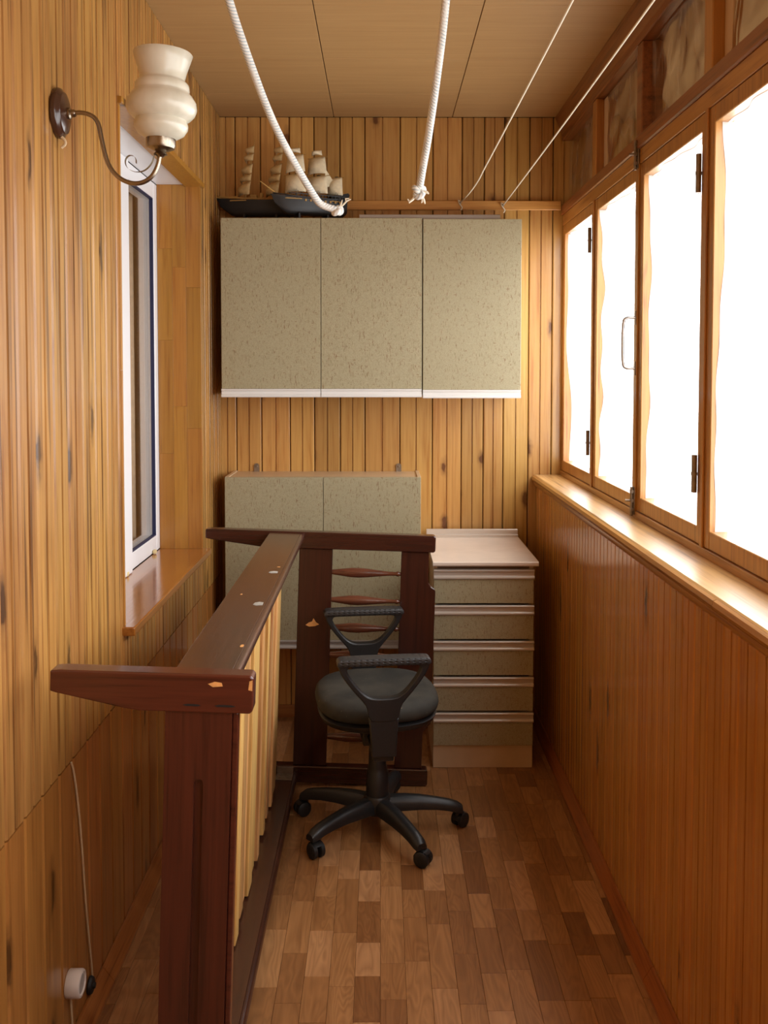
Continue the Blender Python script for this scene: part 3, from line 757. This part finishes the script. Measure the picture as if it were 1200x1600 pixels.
# chipped paint and scuffs: thin flakes of bare wood
def chip(pts, y, mat='chip', n='paint_chip'): return obj(n, MB().poly_extrude(pts, y-.0006, y+.001, 'Y'), mat, t)
chip([(-.492, .618), (-.478, .612), (-.455, .615), (-.440, .622), (-.452, .630), (-.462, .645), (-.468, .632), (-.480, .628)], HB+.0100)
chip([(-.562, BW_-.018), (-.552, BW_-.024), (-.532, BW_-.022), (-.534, BW_-.015), (-.548, BW_-.013)], FB)
chip([(-.480, BW_-.028), (-.472, BW_-.030), (-.472, BW_-.008), (-.478, BW_-.010)], FB)
for xa, xb in ((-.612, -.575), (-.548, -.505)):
    obj('dark_scratch', MB().poly_extrude([(xa, fz0+.016), (xa+.006, fz0+.0135), (xb-.006, fz0+.0135), (xb, fz0+.0155), (xb-.008, fz0+.0175), (xa+.01, fz0+.018)], FB-.0006, FB+.001, 'Y'), 'black_rub', t)
def scuff(x, y, a, b, mat='scuff'):
    pts = [(x-a, y-b*.6), (x-a*.4, y-b), (x+a, y-b*.7), (x+a*.9, y+b*.8), (x, y+b), (x-a*.8, y+b*.5)]
    return obj('scuff_mark', MB().poly_extrude(pts, BW_-.0062, BW_-.0054, 'Z'), mat, t)
scuff(-.545, 2.92, .014, .016); scuff(-.540, 2.52, .013, .02); scuff(-.527, 2.13, .004, .010, 'chip'); scuff(-.60, 2.62, .003, .005, 'chip'); scuff(-.537, 3.0, .005, .004, 'chip')
t.rotation_euler = (0, .033, 0)

# ------------------------------------------------------------------ office chair without backrest
CH = Vector((-.012, 3.297, 0)); CA = math.radians(7)
t = thing('office_chair', 'black swivel office chair without backrest, with looped armrests', 'chair', CH)
WL[t.name] = Vector((0, 0, 0))
# seat pad (superellipse rings)
def ring(a, b, z, n=40, e=2.7, cx=0., cy=0.):
    out = []
    for k in range(n):
        th = 2*PI*k/n; c, s = math.cos(th), math.sin(th)
        out.append((cx+a*math.copysign(abs(c)**(2/e), c), cy+b*math.copysign(abs(s)**(2/e), s), z))
    return out
A, B = .216, .232; sy = .04
rings = [ring(A*q, B*q, z, cy=sy) for q, z in ((.80, .436), (.93, .440), (.985, .452), (1., .466), (.985, .482), (.93, .494), (.80, .502), (.55, .501), (.25, .499), (.02, .498))]
obj('seat', MB().loft(rings), 'fabric', t, smooth=180)
obj('seat_shell', MB().loft([ring(A*q, B*q, z, cy=sy) for q, z in ((.45, .392), (.80, .398), (.93, .412), (.965, .430), (.90, .440))]), 'black_pl', t, smooth=60)
# armrests
def half(pts): return resample(chaikin(pts, 2), 22)
outer = half([(0, .702), (.10, .704), (.138, .704), (.150, .696), (.149, .682), (.138, .655), (.112, .618), (.080, .580), (.058, .556), (.050, .530), (.049, .50), (0, .50)])
inner = half([(0, .682), (.09, .682), (.118, .682), (.122, .672), (.112, .650), (.092, .622), (.068, .594), (.045, .580), (.02, .577), (0, .577)])
full = lambda h: h[:-1]+[(-x, z) for x, z in h[::-1]][:-1]
def mirror(h): return h+[(-x, z) for x, z in h[-2:0:-1]]
def armrest(yc, s, dx, dz):
    m = MB(); w = .017
    m.ring_extrude([(x+dx, z+dz) for x, z in mirror(outer)], [(x+dx, z+dz) for x, z in mirror(inner)], yc-w, yc+w, 'Y')
    m.poly_extrude([(dx-.049, .51+dz), (dx+.049, .51+dz), (dx+.043, .44), (dx+.040, .372), (dx-.040, .372), (dx-.043, .44)], yc-w*.9, yc+w*.9, 'Y')
    m.box(dx-.034, dx+.034, min(yc, s*.03), max(yc, s*.03), .352, .371)
    a = obj('armrest', m, 'black_pl', t, smooth=True, bevel=.006)
    pts = [(-.142, .700), (-.150, .694), (-.151, .684), (.151, .684), (.150, .694), (.142, .703), (.07, .706), (-.07, .705)]
    obj('arm_pad', MB().poly_extrude([(x+dx, z+dz) for x, z in [(-.152, .686), (.152, .686), (.152, .700), (.142, .708), (.07, .7095), (-.07, .7095), (-.142, .708), (-.152, .700)]], yc-.027, yc+.027, 'Y', .005, 2), 'arm_pad', a, smooth=True)
armrest(-.272, -1, -.012, -.012)
armrest(.292, 1, -.018, .006)
# mechanism, column
obj('mechanism', MB().box(-.06, .06, -.09, .09, .332, .393, .006, 2), 'black_pl', t)
obj('column', MB().lathe([(.024, .21), (.026, .30), (.030, .335)], 20), 'black_rub', t, smooth=True)
obj('column_cover', MB().lathe([(.041, .115), (.039, .205), (.034, .212), (.034, .225), (.0315, .232), (.029, .315), (.026, .32)], 24), 'black_pl', t, smooth=True)
obj('hub', MB().lathe([(.030, .055), (.046, .062), (.050, .085), (.048, .118), (.043, .126), (.02, .127)], 28), 'black_pl', t, smooth=True)
angs = (2, 76, 157, 222, 299)
for k, ang in enumerate(angs):
    a = math.radians(ang)-CA; c, s = math.cos(a), math.sin(a); R = .285
    rr = []
    for r, zt, zb, w in ((.03, .120, .070, .030), (.09, .122, .074, .029), (.15, .118, .076, .027), (.21, .109, .074, .025), (.255, .100, .068, .024), (.285, .091, .060, .023), (.302, .078, .056, .019)):
        q = []
        for u, v in ((-1, 0), (-.95, .55), (-.55, .95), (0, 1.0), (.55, .95), (.95, .55), (1, 0), (.85, -.0), (0, -.0), (-.85, -.0)):
            zz = zb+(zt-zb)*max(0, v); x_, y_ = r, u*w; q.append((x_*c-y_*s, x_*s+y_*c, zz))
        rr.append(q)
    L = obj('base_leg', MB().loft(rr), 'black_pl', t, smooth=50)
    cx_, cy_ = R*c, R*s; sw = math.radians((40, 150, 205, -60, -35)[k]); cs, ss = math.cos(sw), math.sin(sw)
    ox, oy = cx_+.014*cs, cy_+.014*ss
    m = MB(); ax = Vector((-ss, cs, 0))
    mt = lambda d: Matrix.Translation(Vector((ox, oy, .0262))+ax*d) @ Matrix.Rotation(sw, 4, 'Z') @ Matrix.Rotation(-PI/2, 4, 'X')
    for d in (-.0245, .0045): m.lathe([(.010, 0), (.022, .001), (.026, .004), (.026, .016), (.022, .019), (.010, .020)], 20, mt(d))
    cst = obj('caster', m, 'black_rub', L, smooth=True)
    m = MB(); m.tube([(cx_, cy_, .042), (cx_, cy_, .068)], .010, 12)
    hood = []
    for th in range(9):
        a2 = PI*.02+PI*.75*th/8; hood.append((-math.cos(a2)*.029, math.sin(a2)*.029))
    hd = bmesh.new(); rows_ = []
    for (u, v) in hood: rows_.append([hd.verts.new(Vector((ox+cs*u, oy+ss*u, .0262+v))+ax*d) for d in (-.016, .016)])
    for p, q in zip(rows_, rows_[1:]): hd.faces.new((p[0], p[1], q[1], q[0]))
    bmesh.ops.solidify(hd, geom=list(hd.faces), thickness=.003); m.add(hd)
    obj('caster_hood', m, 'black_pl', L, smooth=True)
t.rotation_euler = (0, 0, CA)

# ------------------------------------------------------------------ wall lamp
LY = 2.185
t = thing('wall_lamp', 'brass wall lamp with curved arm and frosted white glass vase shade', 'lamp', (XL, LY, 2.198))
rot = Matrix.Translation((XL+.0005, LY, 2.198)) @ Matrix.Rotation(PI/2, 4, 'Y') @ Matrix.Diagonal((1.12, .92, 1, 1))
obj('wall_plate', MB().lathe([(.05, 0), (.051, .008), (.049, .013), (.043, .017), (.041, .021), (.030, .025), (.012, .027)], 36, rot), 'plate', t, smooth=True)
rx = lambda x, z: Matrix.Translation((x, LY, z)) @ Matrix.Rotation(PI/2, 4, 'Y')
obj('collar', MB().lathe([(.013, 0), (.013, .006), (.009, .009), (.009, .014), (.007, .018)], 16, rx(XL+.026, 2.198)), 'bronze', t, smooth=True)
arm = chaikin([(XL+.03, LY, 2.198), (-.672, LY, 2.201), (-.642, LY, 2.186), (-.634, LY, 2.14), (-.622, LY, 2.085), (-.597, LY, 2.052), (-.560, LY, 2.038), (-.527, LY, 2.048), (-.508, LY, 2.075), (-.501, LY, 2.112)], 3)
a = obj('arm', MB().tube(arm, .0052, 12), 'bronze', t, smooth=True)
scr = chaikin([(-.514, LY, 2.108), (-.520, LY, 2.085), (-.538, LY, 2.068), (-.560, LY, 2.066), (-.578, LY, 2.076), (-.582, LY, 2.092), (-.574, LY, 2.104), (-.562, LY, 2.104), (-.556, LY, 2.096), (-.556, LY, 2.086)], 2)
m = MB()
sb = bmesh.new(); rows_ = [[sb.verts.new((p[0], p[1]+d, p[2])) for d in (-.006, .006)] for p in scr]
for p, q in zip(rows_, rows_[1:]): sb.faces.new((p[0], p[1], q[1], q[0]))
bmesh.ops.solidify(sb, geom=list(sb.faces), thickness=.0022); m.add(sb)
obj('scroll', m, 'bronze', a, smooth=True)
tilt = Matrix.Translation((-.501, LY, 2.10)) @ Matrix.Rotation(math.radians(2.), 4, 'Y')
obj('lamp_cup', MB().lathe([(.007, 0), (.011, .004), (.016, .006), (.011, .012), (.020, .015), (.031, .020), (.0335, .026), (.0335, .043), (.030, .044), (.012, .040)], 32, tilt), 'bronze', t, smooth=True)
prof = [(.028, .040), (.034, .041), (.052, .052), (.0595, .064), (.0605, .072), (.058, .080), (.0575, .083), (.066, .088), (.075, .098), (.079, .110), (.077, .124), (.068, .138), (.061, .145), (.0605, .148), (.0615, .151), (.0600, .162), (.055, .168), (.0515, .170), (.0500, .174), (.0535, .19), (.0605, .212), (.0665, .230), (.0645, .2325), (.058, .212), (.0480, .176), (.055, .150), (.070, .125), (.072, .108), (.055, .085), (.05, .06), (.028, .045)]
obj('lamp_shade', MB().lathe(prof, 48, tilt, cap=False), 'opal', t, smooth=60)
hk = chaikin([(XL+.006, LY-.004, 2.150), (XL+.020, LY-.004, 2.138), (XL+.022, LY-.004, 2.128), (XL+.012, LY-.004, 2.120)], 2)
obj('hook', MB().tube(hk, .0035, 8), 'cable', t, smooth=True)

# ------------------------------------------------------------------ socket, cable, grommet on the left wall
SY = 2.18
t = thing('wall_socket', 'round white surface socket low on the left wall', 'socket', (XL, SY, .175))
m = MB().lathe([(.030, 0), (.0315, .002), (.0315, .030), (.030, .033), (.026, .0345), (.024, .0335), (.023, .031), (.006, .030)], 32, Matrix.Translation((XL+.0005, SY, .175)) @ Matrix.Rotation(PI/2, 4, 'Y'))
obj('housing', m, 'socket', t, smooth=True)
obj('socket_face', MB().lathe([(.022, 0), (.021, .001), (.004, .0015)], 24, Matrix.Translation((XL+.0308, SY, .175)) @ Matrix.Rotation(PI/2, 4, 'Y')), 'grey_pl', t, smooth=True)
XC = XL+.004
cb = chaikin([(XC-.002, 2.219, .688), (XC, 2.232, .66), (XC, 2.262, .56), (XC, 2.285, .44), (XC, 2.300, .33), (XC, 2.322, .22), (XC, 2.345, .12), (XC+.001, 2.352, .068)], 3)
c = obj('cable', MB().tube(cb, .0026, 8), 'cable', smooth=True); tag(c, 'thin cream cable running down the left wall from the board seam', 'cable')
c = obj('cable', MB().tube(chaikin([(XC, SY+.006, .144), (XC, SY+.010, .10), (XC, SY+.016, .055), (XC+.002, SY+.018, .047)], 2), .0026, 8), 'cable', smooth=True); tag(c, 'short cream cable below the round white socket', 'cable')
m = MB().lathe([(.021, 0), (.022, .004), (.019, .010), (.008, .011)], 24, Matrix.Translation((XL+.0005, 2.335, .068)) @ Matrix.Rotation(PI/2, 4, 'Y')); m.lathe([(.008, 0), (.007, .006)], 12, Matrix.Translation((XL+.011, 2.335, .068)) @ Matrix.Rotation(PI/2, 4, 'Y'))
tag(obj('cable_grommet', m, 'black_rub', smooth=True), 'black round cable grommet beside the white socket', 'grommet')

# ------------------------------------------------------------------ washing lines and hanging ropes
for x, z0, zn, label in ((.362, 2.384, 2.36, 'thin white washing line nearer the hanging ropes'), (.557, 2.372, 2.40, 'thin white washing line nearest the window')):
    t = thing('washing_line', label, 'cord', (x, YB-.03, z0), 'thin washing lines')
    sag = .035 if x < .5 else .006
    pts = []
    for k in range(41):
        v = k/40; yy = YB-.026-v*(YB-.03-YF-.03)
        zz = z0+(2.42-z0)*v-sag*4*v*(1-v)
        if x < .5: zz = z0+.004-.0+(-.05)*min(1, (YB-yy)/.9)*(1)+.0*v if yy < YB-.9 else z0-.05*math.sin((YB-.026-yy)/.9*PI/2)
        pts.append((x+.012*v*4*(1-v), yy, zz))
    obj('line', MB().tube(pts, .0026, 8), 'cord', t, smooth=True)
    obj('tied_end', MB().tube(chaikin([(x, YB-.024, z0+.006), (x-.012, YB-.030, z0+.012), (x-.004, YB-.034, z0-.008), (x+.010, YB-.030, z0-.022), (x+.002, YB-.028, z0-.034)], 2), .0030, 6), 'cord', t, smooth=True)
    obj('hook', MB().lathe([(.006, 0), (.006, .002), (.003, .003), (.003, .020), (.005, .022)], 10, Matrix.Translation((x, YB-.0222, z0)) @ Matrix.Rotation(PI/2, 4, 'X')), 'old_steel', t, smooth=True)

def uv_rope(pts, r, parent, name='rope_strand', mat='rope'):
    return obj(name, MB().tube(pts, r, 12), mat, parent, smooth=180)
def knot(c, r, R, seed, tilt=(0, 0, 0)):
    """trefoil-like overhand knot"""
    from mathutils import Euler
    E = Euler(tilt).to_matrix(); pts = []
    for k in range(64):
        a = 2*PI*k/64
        p = Vector((math.sin(a)+2*math.sin(2*a), math.cos(a)-2*math.cos(2*a), -1.1*math.sin(3*a)))*(R/3)
        pts.append(Vector(c)+E @ p)
    return MB().tube(pts, r, 10, closed=True)
r1 = [(-.400, 1.70, 2.770), (-.372, 1.86, 2.60), (-.324, 2.06, 2.403), (-.300, 2.12, 2.325), (-.254, 2.245, 2.195), (-.203, 2.345, 2.107), (-.166, 2.40, 2.050), (-.152, 2.415, 2.033), (-.117, 2.43, 2.024)]
t = thing('rope', 'thick white braided rope curving to the right, knotted over the model ships', 'rope', (-.400, 1.70, 2.77), 'thick hanging ropes')
uv_rope(chaikin(r1, 3), .0090, t)
obj('knot', knot((-.112, 2.432, 2.022), .0068, .012, 1, (.8, .3, 0)), 'rope', t, smooth=180)
for q in ([(-.106, 2.432, 2.026), (-.096, 2.432, 2.036), (-.086, 2.430, 2.046), (-.076, 2.43, 2.050)], [(-.106, 2.432, 2.026), (-.100, 2.43, 2.040), (-.098, 2.43, 2.048)], [(-.088, 2.43, 2.045), (-.090, 2.43, 2.051), (-.080, 2.43, 2.052)]):
    obj('frayed_end', MB().tube(q, [.0022]*(len(q)-1)+[.0012], 6), 'cord', t, smooth=True)
obj('ceiling_hook', MB().lathe([(.018, 0), (.017, -.004), (.006, -.006), (.005, -.02)], 16, Matrix.Translation((-.400, 1.70, ZC-.0005))), 'old_steel', t, smooth=True)
r2 = [(.150, 1.70, 2.770), (.146, 1.88, 2.60), (.139, 2.06, 2.403), (.128, 2.16, 2.290), (.112, 2.27, 2.166), (.102, 2.33, 2.110), (.096, 2.37, 2.070)]
t = thing('rope', 'thick white braided rope hanging nearly straight with a frayed knot', 'rope', (.150, 1.70, 2.77), 'thick hanging ropes')
uv_rope(chaikin(r2, 3), .0090, t)
obj('knot', knot((.094, 2.372, 2.058), .0072, .015, 2, (1.2, .2, .4)), 'rope', t, smooth=180)
for q in ([(.088, 2.37, 2.05), (.078, 2.37, 2.038), (.070, 2.37, 2.032), (.066, 2.37, 2.040)], [(.100, 2.37, 2.05), (.103, 2.37, 2.038), (.100, 2.37, 2.030)], [(.100, 2.37, 2.05), (.106, 2.37, 2.036), (.109, 2.37, 2.028)], [(.102, 2.37, 2.058), (.114, 2.368, 2.056), (.118, 2.368, 2.052)]):
    obj('frayed_end', MB().tube(q, [.0034]*(len(q)-1)+[.0015], 6), 'cord', t, smooth=True)
obj('ceiling_hook', MB().lathe([(.018, 0), (.017, -.004), (.006, -.006), (.005, -.02)], 16, Matrix.Translation((.150, 1.70, ZC-.0005))), 'old_steel', t, smooth=True)

# ------------------------------------------------------------------ things on the upper cabinets
ZTC = 2.272
m = MB().poly_extrude([(4.135, ZTC+.0005), (4.135, ZTC+.016), (4.139, ZTC+.020), (4.176, ZTC+.020), (4.180, ZTC+.016), (4.180, ZTC+.0005), (4.174, ZTC+.0005), (4.174, ZTC+.013), (4.141, ZTC+.013), (4.141, ZTC+.0005)], -.093, .515, 'X')
o = obj('plastic_trunking', m, 'grey_pl', origin=(.21, 4.157, ZTC)); tag(o, 'long pale plastic trunking strip lying on the upper cabinets', 'trunking')

def hull_rings(L, Bm, H, sheer, n=18):
    out = []
    for i in range(n+1):
        s = i/n; x = -L/2+L*s
        # bow at x=-L/2 (s=0), stern at s=1
        wf = (math.sin(min(1, s/.42)*PI/2)**.75)*(1-.38*max(0, (s-.62)/.38)**1.6); wf = max(.03, wf)
        keel = .0 if .14 < s < .96 else (H*.62*((.14-s)/.14)**1.5 if s <= .14 else H*.25*(s-.96)/.04)
        top = H+sheer*((s-.5)*2)**2
        q = []
        for a in range(11):
            th = -1+2*a/10
            yy = Bm/2*wf*math.copysign(abs(th)**.55, th) if a not in (0, 10) else Bm/2*wf*math.copysign(1, th)
            zz = keel+(top-keel)*(abs(th)**3.2)
            q.append((x-(.10*L*(zz/top)**1.3*max(0, .2-s)/.2 if s < .2 else 0), yy, zz))
        out.append(q)
    return out
def sail_mesh(cx, z0, z1, w0, w1, belly, side, lean=0., brace=0.):
    """square sail: foot width w0 at z0, head w1 at z1; braced round by an angle, bellying to -x*side"""
    cb, sb_ = math.cos(brace), math.sin(brace)
    def f(u, v):
        w = w0+(w1-w0)*v; bl = belly*max(0., math.sin(PI*u))**.8*math.sin(PI*(.12+.8*v))**.9
        dx, dy = -side*bl, (u-.5)*w
        return (cx+lean*(z1-z0)*v+dx*cb-dy*sb_, dx*sb_+dy*cb, z0+(z1-z0)*v+.004*math.sin(PI*u)*(1-v))
    return MB().grid(f, 10, 6, .0012)
def yard_mesh(cx, z, w, brace):
    cb, sb_ = math.cos(brace), math.sin(brace)
    return MB().tube([(cx+w*sb_, -w*cb, z), (cx-w*sb_, w*cb, z)], .0017, 6)
LIFT = (.036, .020)
def ship(kind, label, loc, rz, scale):
    t = thing('model_ship', label, 'model ship', loc, 'model sailing ships'); WL[t.name] = Vector((0, 0, 0))
    L, Bm, H = (.34, .072, .070) if kind == 0 else (.33, .078, .070)
    # display keel cradle keeps the hull on the cabinet top
    obj('hull', MB().loft(hull_rings(L, Bm, H, .012 if kind == 0 else .016), True), 'hull', t, smooth=60)
    lf = LIFT[kind]/scale
    for q in (-.22, .2):
        obj('stand', MB().poly_extrude([(-.030, -lf), (.030, -lf), (.030, .004), (.022, .016), (.010, .004), (-.010, .004), (-.022, .016), (-.030, .004)], q*L-.004, q*L+.004, 'X'), 'hull', t)
    obj('deck', MB().poly_extrude([(-L*.50, 0), (-L*.40, -Bm*.30), (-L*.2, -Bm*.46), (L*.3, -Bm*.46), (L*.48, -Bm*.30), (L*.48, Bm*.30), (L*.3, Bm*.46), (-L*.2, Bm*.46), (-L*.40, Bm*.30)], H-.004, H, 'Z'), 'deck', t)
    m = MB()
    for s in (-1, 1):
        m.tube([(-L*.57, 0, H+.020), (-L*.42, s*Bm*.30, H+.013), (-L*.2, s*Bm*.49, H+.006), (L*.25, s*Bm*.49, H+.006), (L*.48, s*Bm*.33, H+.015)], .0026, 6)
    obj('rail', m, 'deck' if kind == 0 else 'hull', t, smooth=True)
    obj('bowsprit', MB().tube([(-L*.47, 0, H+.008), (-L*.75 if kind else -L*.62, 0, H+(.066 if kind else .016))], [.0035, .0018], 8), 'deck', t, smooth=True)
    if kind == 0:
        for dx, w_, h_ in ((-.115, .018, .020), (-.035, .028, .026), (.0, .012, .034), (.085, .05, .024), (.13, .016, .032)): obj('deckhouse', MB().box(dx-w_/2, dx+w_/2, -.012, .012, H, H+h_, .001), 'deck', t)
        obj('tail_rail', MB().box(L*.44, L*.49, -.018, .018, H, H+.026, .002), 'deck', t)
        masts = ((-.078, .275), (.050, .275))
        for mx, hh in masts:
            top = H+hh; k = .18
            obj('mast', MB().tube([(mx, 0, H-.01), (mx+k*hh, 0, top)], [.004, .0015], 8), 'deck', t, smooth=True)
            for z0, z1, w0, w1 in ((.020, .078, .130, .118), (.080, .112, .112, .104), (.114, .158, .104, .09), (.172, .205, .08, .07), (.207, .240, .068, .05)):
                if z1 > hh: continue
                obj('sail', sail_mesh(mx-.006+k*z0, H+z0, H+z1, w0, w1, .030, 1, k, .5), 'sail', t, smooth=180)
                obj('yard', yard_mesh(mx-.004+k*z1, H+z1, w1*.56, .5), 'deck', t, smooth=True)
    else:
        # gun ports and tall stern
        for s in (-1, 1):
            for q in range(8): obj('gun_port', MB().box(-.05+q*.024, -.042+q*.024, s*Bm*.5-.002, s*Bm*.5+.002, H-.012, H-.003), 'deck', t)
            m = MB()
            for q in range(15): m.box(-.09+q*.017, -.087+q*.017, s*Bm*.45-.0015, s*Bm*.45+.0015, H, H+.020)
            m.tube([(-L*.36, s*Bm*.38, H+.020), (-.09, s*Bm*.45, H+.021), (.15, s*Bm*.45, H+.021)], .0018, 6)
            obj('rail', m, 'hull', t)
        st = obj('stern_gallery', MB().poly_extrude([(.085, H-.002), (.162, H-.002), (.176, H+.034), (.168, H+.042), (.12, H+.030), (.085, H+.026)], -Bm*.33, Bm*.33, 'Y'), 'hull', t)
        for q in range(4): obj('window_trim', MB().box(.17, .176, -.018+q*.010, -.012+q*.010, H+.010, H+.022), 'deck', st)
        for mx, hh, W in ((-.075, .255, .115), (.03, .235, .115), (.118, .17, .085)):
            obj('mast', MB().tube([(mx, 0, H-.01), (mx+.012, 0, H+hh)], [.0042, .0014], 8), 'deck', t, smooth=True)
            for z0, z1, w0, w1 in ((.028, .110, W, W*.9), (.118, .195, W*.92, W*.74), (.202, .226, W*.5, W*.42)):
                if z1 > hh: continue
                obj('sail', sail_mesh(mx-.006, H+z0, H+z1, w0, w1, .030, 1, 0., .62), 'sail_w', t, smooth=180)
                obj('yard', yard_mesh(mx-.003, H+z1, w1*.62, .62), 'deck', t, smooth=True)
            obj('crow_nest', MB().lathe([(.006, H+.106), (.010, H+.112), (.010, H+.116), (.006, H+.116)], 12, Matrix.Translation((mx+.004, 0, 0))), 'hull', t, smooth=True)
            for s in (-1, 1):
                m = MB()
                for q in range(4): m.tube([(mx-.018+q*.012, s*Bm*.46, H+.004), (mx+.004, s*.006, H+.110)], .0009, 4)
                obj('shroud', m, 'shroud', t)
        # triangular staysail between the masts
        def fs(u, v): return (.035+u*.075*(1-v)+.03*v, .006*math.sin(PI*u)*(1-v)-.012, H+.05+v*.09+u*.03*(1-v))
        obj('staysail', MB().grid(fs, 6, 6, .001), 'sail_w', t, smooth=180)
    t.rotation_euler = (0, 0, rz); t.scale = (scale,)*3
    return t
ship(0, 'black model ship with two masts of small tan sails, left on the cabinet', (-.535, 4.305, ZTC+.0005+LIFT[0]), 0., 1.0)
ship(1, 'black model galleon with large cream sails, bow turned towards the viewer', (-.300, 4.185, ZTC+.0005+LIFT[1]), math.radians(26), .96)
